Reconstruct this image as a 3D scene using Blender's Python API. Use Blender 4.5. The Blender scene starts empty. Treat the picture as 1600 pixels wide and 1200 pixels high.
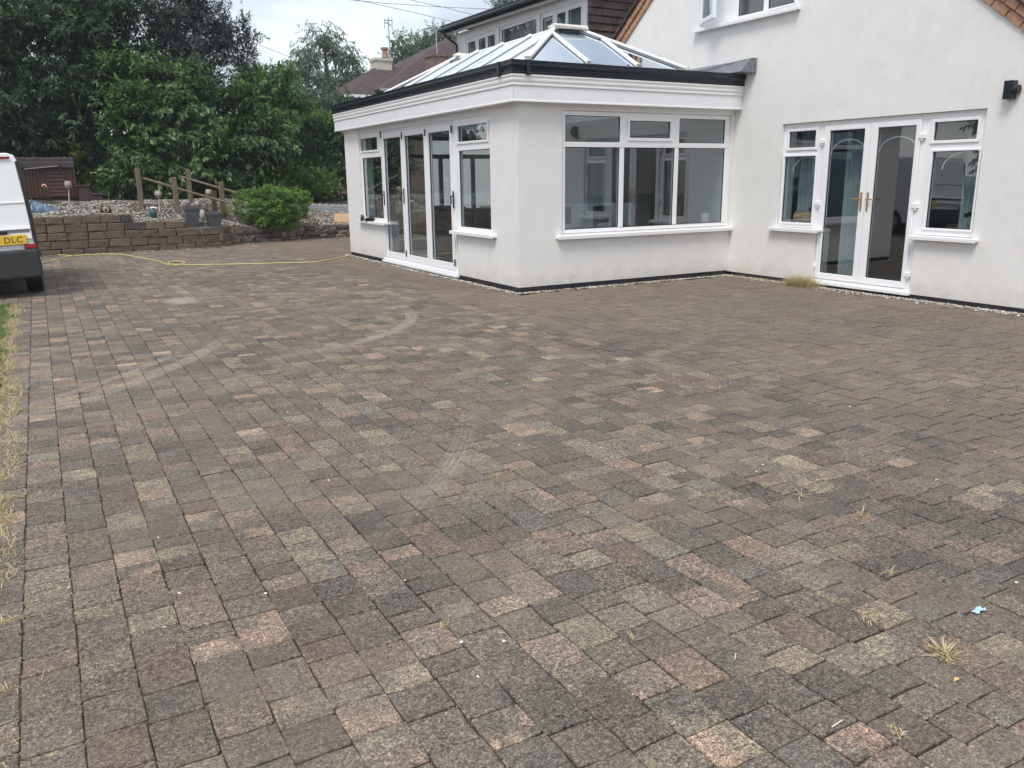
import bpy, bmesh, math, random
import numpy as np
from mathutils import Vector, Matrix
random.seed(7)
rng = np.random.default_rng(7)
sc = bpy.context.scene
R = math.radians

# ------------------------------------------------------------------ camera
CAM = Vector((-5.6777, -9.9071, 1.5667))
FWD = Vector((0.47369672, 0.8462975, -0.24370466))
RGT = Vector((0.87110863, -0.49095116, -0.01169215))
UPV = Vector((0.12954212, 0.2067547, 0.96977901))
FPX = 1284.83
cam = bpy.data.cameras.new("camera")
camo = bpy.data.objects.new("camera", cam)
sc.collection.objects.link(camo)
camo.matrix_world = Matrix(((RGT.x, UPV.x, -FWD.x, CAM.x), (RGT.y, UPV.y, -FWD.y, CAM.y), (RGT.z, UPV.z, -FWD.z, CAM.z), (0, 0, 0, 1)))
cam.sensor_fit = 'HORIZONTAL'
cam.sensor_width = 36.0
cam.lens = 36.0 * FPX / 1600.0
cam.clip_end = 2000
cam.clip_start = 0.05
sc.camera = camo

def ray(u, v):
    return FWD + RGT * ((u - 800) / FPX) - UPV * ((v - 600) / FPX)
def at_y(u, v, y):
    k = ray(u, v); return CAM + k * ((y - CAM.y) / k.y)
def at_x(u, v, x):
    k = ray(u, v); return CAM + k * ((x - CAM.x) / k.x)
def at_z(u, v, z=0.0):
    k = ray(u, v); return CAM + k * ((z - CAM.z) / k.z)
def to_px(P):
    v = Vector(P) - CAM; z = v.dot(FWD)
    return (800 + FPX * v.dot(RGT) / z, 600 - FPX * v.dot(UPV) / z, z)

# ------------------------------------------------------------------ world, sun
SUN_EL, SUN_AZ = R(58), R(216)     # azimuth measured ccw from +X towards the sun
w = bpy.data.worlds.new("World"); sc.world = w; w.use_nodes = True
nt = w.node_tree; nt.nodes.clear()
def N(t, nt_=None, **kw):
    n = (nt_ or nt).nodes.new(t)
    for k, v in kw.items(): setattr(n, k, v)
    return n
out = N('ShaderNodeOutputWorld')
sky = N('ShaderNodeTexSky', sky_type='NISHITA'); sky.sun_disc = False
sky.sun_elevation = SUN_EL; sky.sun_rotation = math.pi / 2 - SUN_AZ
bg1 = N('ShaderNodeBackground'); bg1.inputs[1].default_value = 0.05
nt.links.new(sky.outputs[0], bg1.inputs[0])
tc = N('ShaderNodeTexCoord'); mp = N('ShaderNodeMapping'); mp.inputs['Scale'].default_value = (1, 1, 2.6)
nt.links.new(tc.outputs['Generated'], mp.inputs[0])
nz = N('ShaderNodeTexNoise'); nz.inputs['Scale'].default_value = 2.6; nz.inputs['Detail'].default_value = 6; nz.inputs['Roughness'].default_value = 0.55
nt.links.new(mp.outputs[0], nz.inputs['Vector'])
cr = N('ShaderNodeValToRGB')
cr.color_ramp.elements[0].position = 0.40; cr.color_ramp.elements[0].color = (0.50, 0.52, 0.56, 1)
cr.color_ramp.elements[1].position = 0.60; cr.color_ramp.elements[1].color = (1.0, 1.0, 1.0, 1)
nt.links.new(nz.outputs[0], cr.inputs[0])
bg2 = N('ShaderNodeBackground'); bg2.inputs[1].default_value = 0.76
nt.links.new(cr.outputs[0], bg2.inputs[0])
ad = N('ShaderNodeAddShader')
nt.links.new(bg1.outputs[0], ad.inputs[0]); nt.links.new(bg2.outputs[0], ad.inputs[1])
nt.links.new(ad.outputs[0], out.inputs[0])

sun = bpy.data.lights.new("sun", 'SUN'); sun.energy = 2.0; sun.angle = R(22); sun.color = (1.0, 0.96, 0.90)
suno = bpy.data.objects.new("sun", sun); sc.collection.objects.link(suno)
sd = Vector((math.cos(SUN_EL) * math.cos(SUN_AZ), math.cos(SUN_EL) * math.sin(SUN_AZ), math.sin(SUN_EL)))
suno.rotation_euler = sd.to_track_quat('Z', 'Y').to_euler(); suno.location = (0, 0, 30)

sc.view_settings.view_transform = 'Standard'
try: sc.view_settings.look = 'None'
except Exception: pass
sc.view_settings.gamma = 1.0; sc.view_settings.exposure = 0.43
sc.view_settings.use_curve_mapping = False

# ------------------------------------------------------------------ materials
MATS = {}
def mat(name, col, rough=0.6, var=0.12, scale=4.0, bump=0.0, bscale=60.0, metal=0.0, spec=0.5, streak=None, coat=0.0, coords='Object', dirt=None):
    if name in MATS: return MATS[name]
    m = bpy.data.materials.new(name); m.use_nodes = True; t = m.node_tree
    b = t.nodes['Principled BSDF']; b.inputs['Roughness'].default_value = rough; b.inputs['Metallic'].default_value = metal
    b.inputs['Specular IOR Level'].default_value = spec
    if coat: b.inputs['Coat Weight'].default_value = coat; b.inputs['Coat Roughness'].default_value = 0.08
    tcn = N('ShaderNodeTexCoord', t); mpn = N('ShaderNodeMapping', t)
    t.links.new(tcn.outputs[coords], mpn.inputs[0])
    if streak: mpn.inputs['Scale'].default_value = streak
    n1 = N('ShaderNodeTexNoise', t); n1.inputs['Scale'].default_value = scale; n1.inputs['Detail'].default_value = 6; n1.inputs['Roughness'].default_value = 0.65
    t.links.new(mpn.outputs[0], n1.inputs['Vector'])
    r = N('ShaderNodeValToRGB', t)
    r.color_ramp.elements[0].position = 0.3; r.color_ramp.elements[1].position = 0.7
    r.color_ramp.elements[0].color = (*[max(0, c * (1 - var)) for c in col], 1)
    r.color_ramp.elements[1].color = (*[min(1, c * (1 + var)) for c in col], 1)
    t.links.new(n1.outputs[0], r.inputs[0])
    last = r.outputs[0]
    if dirt:   # (colour, scale, threshold)
        n3 = N('ShaderNodeTexNoise', t); n3.inputs['Scale'].default_value = dirt[1]; n3.inputs['Detail'].default_value = 8; n3.inputs['Roughness'].default_value = 0.75
        t.links.new(tcn.outputs[coords], n3.inputs['Vector'])
        r3 = N('ShaderNodeValToRGB', t); r3.color_ramp.elements[0].position = dirt[2]; r3.color_ramp.elements[1].position = min(1, dirt[2] + 0.2)
        t.links.new(n3.outputs[0], r3.inputs[0])
        mx = N('ShaderNodeMixRGB', t); mx.inputs[2].default_value = (*dirt[0], 1)
        t.links.new(r3.outputs[0], mx.inputs[0]); t.links.new(last, mx.inputs[1]); last = mx.outputs[0]
    t.links.new(last, b.inputs['Base Color'])
    if bump:
        n2 = N('ShaderNodeTexNoise', t); n2.inputs['Scale'].default_value = bscale; n2.inputs['Detail'].default_value = 5
        t.links.new(mpn.outputs[0], n2.inputs['Vector'])
        bp = N('ShaderNodeBump', t); bp.inputs['Strength'].default_value = bump; bp.inputs['Distance'].default_value = 0.01
        t.links.new(n2.outputs[0], bp.inputs['Height']); t.links.new(bp.outputs[0], b.inputs['Normal'])
    MATS[name] = m
    return m

def glass_mat(name, tint=(0.74, 0.80, 0.82), base=0.06, gain=1.9, gcol=(0.95, 0.97, 1.0)):
    m = bpy.data.materials.new(name); m.use_nodes = True; t = m.node_tree; t.nodes.clear()
    o = N('ShaderNodeOutputMaterial', t); tr = N('ShaderNodeBsdfTransparent', t); gl = N('ShaderNodeBsdfGlossy', t)
    tr.inputs[0].default_value = (*tint, 1); gl.inputs[0].default_value = (*gcol, 1); gl.inputs['Roughness'].default_value = 0.0
    fr = N('ShaderNodeFresnel', t); fr.inputs[0].default_value = 1.5
    ma = N('ShaderNodeMath', t); ma.operation = 'MULTIPLY_ADD'; ma.inputs[1].default_value = gain; ma.inputs[2].default_value = base; ma.use_clamp = True
    t.links.new(fr.outputs[0], ma.inputs[0])
    gb_ = N('ShaderNodeNewGeometry', t); inv_ = N('ShaderNodeMath', t); inv_.operation = 'SUBTRACT'; inv_.inputs[0].default_value = 1.0; t.links.new(gb_.outputs['Backfacing'], inv_.inputs[1])
    mb_ = N('ShaderNodeMath', t); mb_.operation = 'MULTIPLY'; t.links.new(ma.outputs[0], mb_.inputs[0]); t.links.new(inv_.outputs[0], mb_.inputs[1])
    tcn = N('ShaderNodeTexCoord', t); n2 = N('ShaderNodeTexNoise', t); n2.inputs['Scale'].default_value = 1.3; n2.inputs['Detail'].default_value = 1
    t.links.new(tcn.outputs['Object'], n2.inputs['Vector'])
    bp = N('ShaderNodeBump', t); bp.inputs['Strength'].default_value = 0.012; bp.inputs['Distance'].default_value = 0.05
    t.links.new(n2.outputs[0], bp.inputs['Height']); t.links.new(bp.outputs[0], gl.inputs['Normal'])
    mx = N('ShaderNodeMixShader', t)
    t.links.new(mb_.outputs[0], mx.inputs[0]); t.links.new(tr.outputs[0], mx.inputs[1]); t.links.new(gl.outputs[0], mx.inputs[2])
    t.links.new(mx.outputs[0], o.inputs[0]); MATS[name] = m
    return m

M_RENDER = mat('white_render', (0.77, 0.757, 0.733), 0.85, 0.04, 3.5, 0.5, 130, dirt=((0.64, 0.62, 0.58), 1.8, 0.58))
def grime(m):
    t = m.node_tree; b = t.nodes['Principled BSDF']; src = b.inputs['Base Color'].links[0].from_socket
    g_ = N('ShaderNodeNewGeometry', t); s_ = N('ShaderNodeSeparateXYZ', t); t.links.new(g_.outputs['Position'], s_.inputs[0])
    n_ = N('ShaderNodeTexNoise', t); n_.inputs['Scale'].default_value = 5; n_.inputs['Detail'].default_value = 8; n_.inputs['Roughness'].default_value = .75; t.links.new(g_.outputs['Position'], n_.inputs['Vector'])
    a = N('ShaderNodeMath', t); a.operation = 'MULTIPLY_ADD'; a.inputs[1].default_value = -0.55; t.links.new(n_.outputs[0], a.inputs[0]); t.links.new(s_.outputs[2], a.inputs[2])
    r = N('ShaderNodeMapRange', t); r.inputs[1].default_value = -0.22; r.inputs[2].default_value = 0.02; r.inputs[3].default_value = .34; r.inputs[4].default_value = 0; t.links.new(a.outputs[0], r.inputs[0])
    mp_ = N('ShaderNodeMapping', t); mp_.inputs['Scale'].default_value = (9, 9, .35); t.links.new(g_.outputs['Position'], mp_.inputs[0])
    n2 = N('ShaderNodeTexNoise', t); n2.inputs['Scale'].default_value = 1.6; n2.inputs['Detail'].default_value = 5; t.links.new(mp_.outputs[0], n2.inputs['Vector'])
    r2 = N('ShaderNodeMapRange', t); r2.inputs[1].default_value = .56; r2.inputs[2].default_value = .72; r2.inputs[4].default_value = .025; t.links.new(n2.outputs[0], r2.inputs[0])
    ad_ = N('ShaderNodeMath', t); ad_.operation = 'ADD'; t.links.new(r.outputs[0], ad_.inputs[0]); t.links.new(r2.outputs[0], ad_.inputs[1])
    m_ = N('ShaderNodeMixRGB', t); m_.inputs[2].default_value = (.36, .31, .25, 1); t.links.new(ad_.outputs[0], m_.inputs[0]); t.links.new(src, m_.inputs[1]); t.links.new(m_.outputs[0], b.inputs['Base Color'])
grime(M_RENDER)
M_UPVC = mat('white_upvc', (0.84, 0.84, 0.85), 0.28, 0.02, 3)
M_UPVC2 = mat('ivory_fascia', (0.80, 0.785, 0.775), 0.35, 0.03, 2, streak=(1, 1, 6))
M_FLAT = mat('fascia_white', (0.79, 0.79, 0.815), 0.35, 0.03, 2)
M_BLACKPL = mat('black_gutter', (0.010, 0.015, 0.024), 0.26, 0.3, 6, 0.1, 40, spec=0.35, dirt=((0.035, 0.042, 0.045), 5, 0.64))
M_PLINTH = mat('plinth_black', (0.014, 0.016, 0.022), 0.55, 0.4, 5, 0.4, 60, dirt=((0.12, 0.11, 0.10), 6, 0.66))
M_LEAD = mat('lead', (0.17, 0.18, 0.21), 0.5, 0.45, 6, 0.3, 20, streak=(6, 6, 0.8), dirt=((0.40, 0.42, 0.46), 9, 0.6))
M_GLASS = glass_mat('window_glass')
M_LGLASS = glass_mat('lantern_glass', (0.86, 0.92, 0.98), 0.50, 1.6, (0.86, 0.93, 1.0))
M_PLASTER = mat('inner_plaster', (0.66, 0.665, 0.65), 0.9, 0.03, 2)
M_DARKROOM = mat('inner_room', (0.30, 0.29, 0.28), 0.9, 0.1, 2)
M_FLOOR = mat('inner_floor', (0.42, 0.40, 0.37), 0.35, 0.2, 3)
M_SOFA = mat('sofa_brown', (0.045, 0.032, 0.028), 0.55, 0.35, 6, 0.3, 25)
M_BRICK = mat('verge_brick', (0.42, 0.24, 0.145), 0.85, 0.28, 9, 0.5, 80, dirt=((0.30, 0.22, 0.17), 7, 0.6))
M_TILE = mat('roof_tile', (0.085, 0.062, 0.056), 0.8, 0.45, 5, 0.5, 50)
M_TILEF = mat('far_roof_tile', (0.072, 0.050, 0.050), 0.85, 0.35, 3, 0.4, 20)
M_SHING = mat('hung_tile', (0.150, 0.108, 0.094), 0.8, 0.5, 4, 0.5, 40)
M_WOOD = mat('weathered_wood', (0.155, 0.125, 0.085), 0.85, 0.4, 5, 0.6, 30, streak=(9, 9, 1))
M_WOODD = mat('dark_wood', (0.075, 0.055, 0.045), 0.85, 0.4, 5, 0.6, 30, streak=(9, 9, 1))
M_SLEEP = mat('sleeper_wood', (0.10, 0.085, 0.068), 0.9, 0.4, 4, 0.7, 25, streak=(1, 9, 9))
M_TUB = mat('tub_cabinet', (0.058, 0.021, 0.013), 0.5, 0.4, 4, 0.3, 30, streak=(9, 9, 1))
M_TUBC = mat('tub_cover', (0.052, 0.038, 0.037), 0.55, 0.25, 3, 0.3, 10)
M_STEPM = mat('step_plastic', (0.065, 0.030, 0.033), 0.6, 0.2, 4)
M_ZINC = mat('planter_grey', (0.075, 0.082, 0.092), 0.5, 0.25, 7, 0.2, 30)
M_BLOCK = [mat('walling_%d' % i, c, 0.95, 0.40, 14, 1.0, 28, dirt=(d, 7, 0.50)) for i, (c, d) in enumerate([
    ((0.140, 0.104, 0.075), (0.055, 0.046, 0.037)), ((0.118, 0.090, 0.067), (0.21, 0.165, 0.12)), ((0.158, 0.118, 0.084), (0.060, 0.050, 0.040)), ((0.072, 0.066, 0.062), (0.13, 0.11, 0.088))])]
M_RUBBLE = [mat('rubble_%d' % i, c, 0.95, 0.35, 8, 1.0, 30) for i, c in enumerate([(0.13, 0.105, 0.085), (0.20, 0.165, 0.14), (0.09, 0.08, 0.072)])]
M_BLACK = mat('black_plastic', (0.012, 0.012, 0.014), 0.45, 0.2, 5)
M_VAN = mat('van_white', (0.80, 0.81, 0.82), 0.25, 0.02, 2, coat=0.6)
M_BRASS = mat('brass', (0.60, 0.42, 0.18), 0.3, 0.1, 5, metal=0.9)
M_STEEL = mat('steel', (0.35, 0.36, 0.38), 0.35, 0.1, 5, metal=0.8)
M_HOSE = mat('hose_yellow', (0.52, 0.47, 0.17), 0.5, 0.15, 4)
M_SOIL = mat('soil', (0.085, 0.062, 0.045), 0.95, 0.4, 3, 0.8, 20)
M_STRAW = mat('dry_straw', (0.50, 0.38, 0.21), 0.85, 0.35, 20)
M_BARK = mat('bark', (0.075, 0.062, 0.052), 0.9, 0.4, 8, 0.9, 20)
M_CREAM = mat('cream_plastic', (0.72, 0.70, 0.62), 0.6, 0.12, 12, 0.5, 30)

# ------------------------------------------------------------------ mesh helpers
WL = {}
def wloc(o): return WL.get(o.name, Vector((0, 0, 0))) if o else Vector((0, 0, 0))
def props(o, label=None, cat=None, group=None, kind=None):
    if label: o['label'] = label
    if cat: o['category'] = cat
    if group: o['group'] = group
    if kind: o['kind'] = kind
    return o
def thing(name, label, cat, loc=(0, 0, 0), group=None):
    o = bpy.data.objects.new(name, None); sc.collection.objects.link(o); o.location = loc; o.empty_display_size = 0.2
    WL[o.name] = Vector(loc); return props(o, label, cat, group)
def link(name, me, parent=None, kind=None):
    o = bpy.data.objects.new(name, me); sc.collection.objects.link(o)
    if parent is not None:
        o.parent = parent; o.location = -wloc(parent)
    WL[o.name] = Vector((0, 0, 0))
    if kind: o['kind'] = kind
    return o
class MB:
    def __init__(s): s.v = []; s.f = []
    def add(s, vs, fs):
        o = len(s.v); s.v += [tuple(p) for p in vs]; s.f += [tuple(i + o for i in f) for f in fs]; return s
    def hexa(s, p):  # 8 points: bottom 4 ccw, top 4 ccw
        return s.add(p, [(3, 2, 1, 0), (4, 5, 6, 7), (0, 1, 5, 4), (1, 2, 6, 5), (2, 3, 7, 6), (3, 0, 4, 7)])
    def box(s, x0, x1, y0, y1, z0, z1):
        return s.hexa([(x0, y0, z0), (x1, y0, z0), (x1, y1, z0), (x0, y1, z0), (x0, y0, z1), (x1, y0, z1), (x1, y1, z1), (x0, y1, z1)])
    def beam(s, p0, p1, wd, h, up=(0, 0, 1)):
        p0 = Vector(p0); p1 = Vector(p1); d = (p1 - p0).normalized(); sd_ = d.cross(Vector(up)).normalized(); u = sd_.cross(d)
        a = sd_ * wd / 2; b = u * h / 2
        return s.hexa([p0 - a - b, p0 + a - b, p1 + a - b, p1 - a - b, p0 - a + b, p0 + a + b, p1 + a + b, p1 - a + b])
    def tube(s, pts, r, n=8, cap=True):
        pts = [Vector(p) for p in pts]; rs = r if isinstance(r, (list, tuple)) else [r] * len(pts); o = len(s.v)
        ref = Vector((0, 0, 1))
        for i, p in enumerate(pts):
            d = (pts[min(i + 1, len(pts) - 1)] - pts[max(i - 1, 0)]).normalized()
            rf = ref if abs(d.dot(ref)) < 0.95 else Vector((1, 0, 0))
            a = d.cross(rf).normalized(); b = a.cross(d)
            for k in range(n):
                t = 2 * math.pi * k / n; s.v.append(tuple(p + (a * math.cos(t) + b * math.sin(t)) * rs[i]))
        for i in range(len(pts) - 1):
            for k in range(n):
                k2 = (k + 1) % n; s.f.append((o + i * n + k, o + i * n + k2, o + (i + 1) * n + k2, o + (i + 1) * n + k))
        if cap:
            s.f.append(tuple(o + k for k in range(n))[::-1]); s.f.append(tuple(o + (len(pts) - 1) * n + k for k in range(n)))
        return s
    def lathe(s, c, prof, n=20):
        c = Vector(c); o = len(s.v)
        for r_, z in prof:
            for k in range(n):
                t = 2 * math.pi * k / n; s.v.append((c.x + r_ * math.cos(t), c.y + r_ * math.sin(t), c.z + z))
        for i in range(len(prof) - 1):
            for k in range(n):
                k2 = (k + 1) % n; s.f.append((o + i * n + k, o + i * n + k2, o + (i + 1) * n + k2, o + (i + 1) * n + k))
        s.f.append(tuple(o + k for k in range(n))[::-1]); s.f.append(tuple(o + (len(prof) - 1) * n + k for k in range(n)))
        return s
    def poly(s, pts, th):   # flat polygon given thickness th (vector)
        n = len(pts); th = Vector(th); a = [Vector(p) for p in pts]; b = [p + th for p in a]
        return s.add(a + b, [tuple(range(n))[::-1], tuple(range(n, 2 * n))] + [(i, (i + 1) % n, n + (i + 1) % n, n + i) for i in range(n)])
    def build(s, name, m, parent=None, bevel=0, smooth=False, kind=None, seg=1, jit=0):
        me = bpy.data.meshes.new(name); me.from_pydata(s.v, [], s.f)
        bm = bmesh.new(); bm.from_mesh(me)
        bmesh.ops.recalc_face_normals(bm, faces=bm.faces)
        if bevel: bmesh.ops.bevel(bm, geom=bm.edges[:], offset=bevel, segments=seg, affect='EDGES', profile=0.6)
        if jit:
            for v in bm.verts: v.co += Vector((random.uniform(-jit, jit), random.uniform(-jit, jit), random.uniform(-jit, jit)))
        bm.to_mesh(me); bm.free()
        me.materials.append(m)
        if smooth: me.shade_smooth()
        return link(name, me, parent, kind)

def np_mesh(name, V, F, m, parent=None, tint=None, smooth=False, kind=None):
    """V (n,3), F (m,k) constant k; tint (n,3) point colour"""
    me = bpy.data.meshes.new(name); n = len(V); k = F.shape[1]
    me.vertices.add(n); me.vertices.foreach_set('co', np.asarray(V, np.float32).ravel())
    me.loops.add(F.size); me.loops.foreach_set('vertex_index', F.astype(np.int32).ravel())
    me.polygons.add(len(F)); me.polygons.foreach_set('loop_start', np.arange(0, F.size, k, dtype=np.int32))
    try: me.polygons.foreach_set('loop_total', np.full(len(F), k, np.int32))
    except Exception: pass
    me.update(calc_edges=True)
    if tint is not None:
        ca = me.attributes.new('tint', 'FLOAT_COLOR', 'POINT')
        c = np.ones((n, 4), np.float32); c[:, :3] = tint; ca.data.foreach_set('color', c.ravel())
    me.materials.append(m)
    if smooth: me.shade_smooth()
    return link(name, me, parent, kind)

# wall-plane mappings: a = along wall, d = outwards, z
W = 3.8715; YL = 7.2
DX = 5.0
MAP = {'L': lambda a, d, z: (-d, a, z), 'R': lambda a, d, z: (a, -d, z), 'H': lambda a, d, z: (W - d, a, z), 'D': lambda a, d, z: (DX - d, a, z)}
def adj(k, a, z, d):
    """measured (a,z) on the wall face -> same sight line at depth d"""
    ca = CAM.x if k == 'R' else CAM.y
    dist = {'L': -CAM.x, 'R': -CAM.y, 'H': W - CAM.x, 'D': DX - CAM.x}[k]
    t = (dist - d) / dist
    return ca + (a - ca) * t, CAM.z + (z - CAM.z) * t
def wbox(mb, k, a0, a1, z0, z1, d0, d1):
    f = MAP[k]
    return mb.hexa([f(a0, d0, z0), f(a1, d0, z0), f(a1, d1, z0), f(a0, d1, z0), f(a0, d0, z1), f(a1, d0, z1), f(a1, d1, z1), f(a0, d1, z1)])
def grid(mb, k, a0, a1, z0, z1, holes, d0, d1):
    f = MAP[k] if isinstance(k, str) else k
    A = sorted(set([a0, a1] + [x for h in holes for x in h[:2] if a0 < x < a1])); Z = sorted(set([z0, z1] + [x for h in holes for x in h[2:4] if z0 < x < z1]))
    def solid(i, j):
        if i < 0 or j < 0 or i >= len(A) - 1 or j >= len(Z) - 1: return False
        ca = (A[i] + A[i + 1]) / 2; cz = (Z[j] + Z[j + 1]) / 2
        return not any(h[0] < ca < h[1] and h[2] < cz < h[3] for h in holes)
    idx = {}
    def V(i, j, s_):
        if (i, j, s_) not in idx:
            idx[(i, j, s_)] = len(mb.v); mb.v.append(f(A[i], d1 if s_ else d0, Z[j]))
        return idx[(i, j, s_)]
    for i in range(len(A) - 1):
        for j in range(len(Z) - 1):
            if not solid(i, j): continue
            mb.f.append((V(i, j, 1), V(i + 1, j, 1), V(i + 1, j + 1, 1), V(i, j + 1, 1)))
            mb.f.append((V(i, j, 0), V(i, j + 1, 0), V(i + 1, j + 1, 0), V(i + 1, j, 0)))
            if not solid(i - 1, j): mb.f.append((V(i, j, 0), V(i, j, 1), V(i, j + 1, 1), V(i, j + 1, 0)))
            if not solid(i + 1, j): mb.f.append((V(i + 1, j, 0), V(i + 1, j + 1, 0), V(i + 1, j + 1, 1), V(i + 1, j, 1)))
            if not solid(i, j - 1): mb.f.append((V(i, j, 0), V(i + 1, j, 0), V(i + 1, j, 1), V(i, j, 1)))
            if not solid(i, j + 1): mb.f.append((V(i, j + 1, 0), V(i, j + 1, 1), V(i + 1, j + 1, 1), V(i + 1, j + 1, 0)))
    return mb
def ring(mb, k, a0, a1, z0, z1, t, d0, d1):
    return grid(mb, k, a0, a1, z0, z1, [(a0 + t, a1 - t, z0 + t, z1 - t)], d0, d1)

def window(parent, k, outer, lights, dfront, name='window', sill=None, depth=0.07, sash_out=0.018, glass=None):
    """outer and lights are measured on the wall face; every frame is pushed back along the sight line"""
    def A4(r, d):
        x0, z0 = adj(k, r[0], r[2], d); x1, z1 = adj(k, r[1], r[3], d); return (x0, x1, z0, z1)
    o = A4(outer, dfront); mb = MB(); L = [A4(l, dfront) for l in lights]
    grid(mb, k, *o, [tuple(l) for l in L], dfront - depth, dfront)
    fo = mb.build(name, M_UPVC, parent, bevel=0.004)
    for l, src in zip(L, lights):
        b = MB(); wbox(b, k, l[0] + 0.001, l[1] - 0.001, l[2] + 0.001, l[3] - 0.001, dfront - 0.045, dfront - 0.025)
        b.build('pane', glass or M_GLASS, fo)
        g = MB(); ring(g, k, l[0] + 0.001, l[1] - 0.001, l[2] + 0.001, l[3] - 0.001, 0.007, dfront - 0.024, dfront - 0.012); g.build('gasket', M_BLACK, fo)
        if len(src) > 4:
            e = src[4]; s_ = MB(); grid(s_, k, l[0] - e, l[1] + e, l[2] - e, l[3] + e, [(l[0] + .002, l[1] - .002, l[2] + .002, l[3] - .002)], dfront + 0.001, dfront + sash_out)
            s_.build('sash', M_UPVC, fo, bevel=0.005)
    if sill:
        a0, a1, z0, z1, pr = sill; s_ = MB(); wbox(s_, k, a0, a1, z0, z1, dfront - 0.03, pr)
        # drip nose
        wbox(s_, k, a0, a1, z0 - 0.012, z0 - 0.0005, pr - 0.02, pr)
        s_.build('sill', M_UPVC, fo, bevel=0.004)
    return fo

def sweep(prof, path_fn, name, m, parent, bevel=0):
    """prof: list of (offset,z) closed; path_fn(off) -> list of xy corners"""
    mb = MB(); n = len(prof); cs = [path_fn(o) for o, z in prof]; K = len(cs[0])
    for i, (o, z) in enumerate(prof):
        for k in range(K): mb.v.append((cs[i][k][0], cs[i][k][1], z))
    for i in range(n):
        j = (i + 1) % n
        for k in range(K - 1): mb.f.append((i * K + k, i * K + k + 1, j * K + k + 1, j * K + k))
    mb.f.append(tuple(i * K for i in range(n))); mb.f.append(tuple(i * K + K - 1 for i in range(n))[::-1])
    return mb.build(name, m, parent, bevel=bevel)

# ================================================================== GROUND
g = MB(); g.box(-105, 110, -55, 145, -0.6, -0.16)
ground = g.build('ground', mat('ground_earth', (0.07, 0.075, 0.04), 0.95, 0.4, 0.6), None, kind='structure')

# ---- driveway bedding
def bedding_mat():
    m = bpy.data.materials.new('joint_sand'); m.use_nodes = True; t = m.node_tree; b = t.nodes['Principled BSDF']; b.inputs['Roughness'].default_value = 1
    ge = N('ShaderNodeNewGeometry', t)
    n1 = N('ShaderNodeTexNoise', t); n1.inputs['Scale'].default_value = 2.2; n1.inputs['Detail'].default_value = 9; n1.inputs['Roughness'].default_value = 0.8
    t.links.new(ge.outputs['Position'], n1.inputs['Vector'])
    n2 = N('ShaderNodeTexNoise', t); n2.inputs['Scale'].default_value = 90; n2.inputs['Detail'].default_value = 3
    t.links.new(ge.outputs['Position'], n2.inputs['Vector'])
    sx = N('ShaderNodeSeparateXYZ', t); t.links.new(ge.outputs['Position'], sx.inputs[0])
    mr = N('ShaderNodeMapRange', t); mr.inputs[1].default_value = -6.2; mr.inputs[2].default_value = -2.6; mr.inputs[3].default_value = 0.20; mr.inputs[4].default_value = -0.14
    t.links.new(sx.outputs[0], mr.inputs[0])
    ad_ = N('ShaderNodeMath', t); ad_.operation = 'ADD'; t.links.new(n1.outputs[0], ad_.inputs[0]); t.links.new(mr.outputs[0], ad_.inputs[1])
    r = N('ShaderNodeValToRGB', t); e = r.color_ramp.elements; e[0].position = 0.42; e[0].color = (0.028, 0.023, 0.018, 1); e[1].position = 0.72; e[1].color = (0.36, 0.27, 0.14, 1)
    x = e.new(0.56); x.color = (0.085, 0.070, 0.040, 1)
    t.links.new(ad_.outputs[0], r.inputs[0])
    mx = N('ShaderNodeMixRGB', t); mx.blend_type = 'MULTIPLY'; mx.inputs[0].default_value = 0.8
    r2 = N('ShaderNodeValToRGB', t); r2.color_ramp.elements[0].color = (0.4, 0.4, 0.4, 1); r2.color_ramp.elements[0].position = 0.35; r2.color_ramp.elements[1].position = 0.62
    t.links.new(n2.outputs[0], r2.inputs[0]); t.links.new(r.outputs[0], mx.inputs[1]); t.links.new(r2.outputs[0], mx.inputs[2])
    t.links.new(mx.outputs[0], b.inputs['Base Color'])
    return m
M_BED = bedding_mat()
d_ = MB(); d_.box(-6.12, W + 0.02, -11.5, 12.95, -0.15, -0.013); d_.box(-9.5, -6.121, 2.9, 11.3, -0.15, -0.013)
driveway = d_.build('driveway', M_BED, None, kind='structure')

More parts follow.
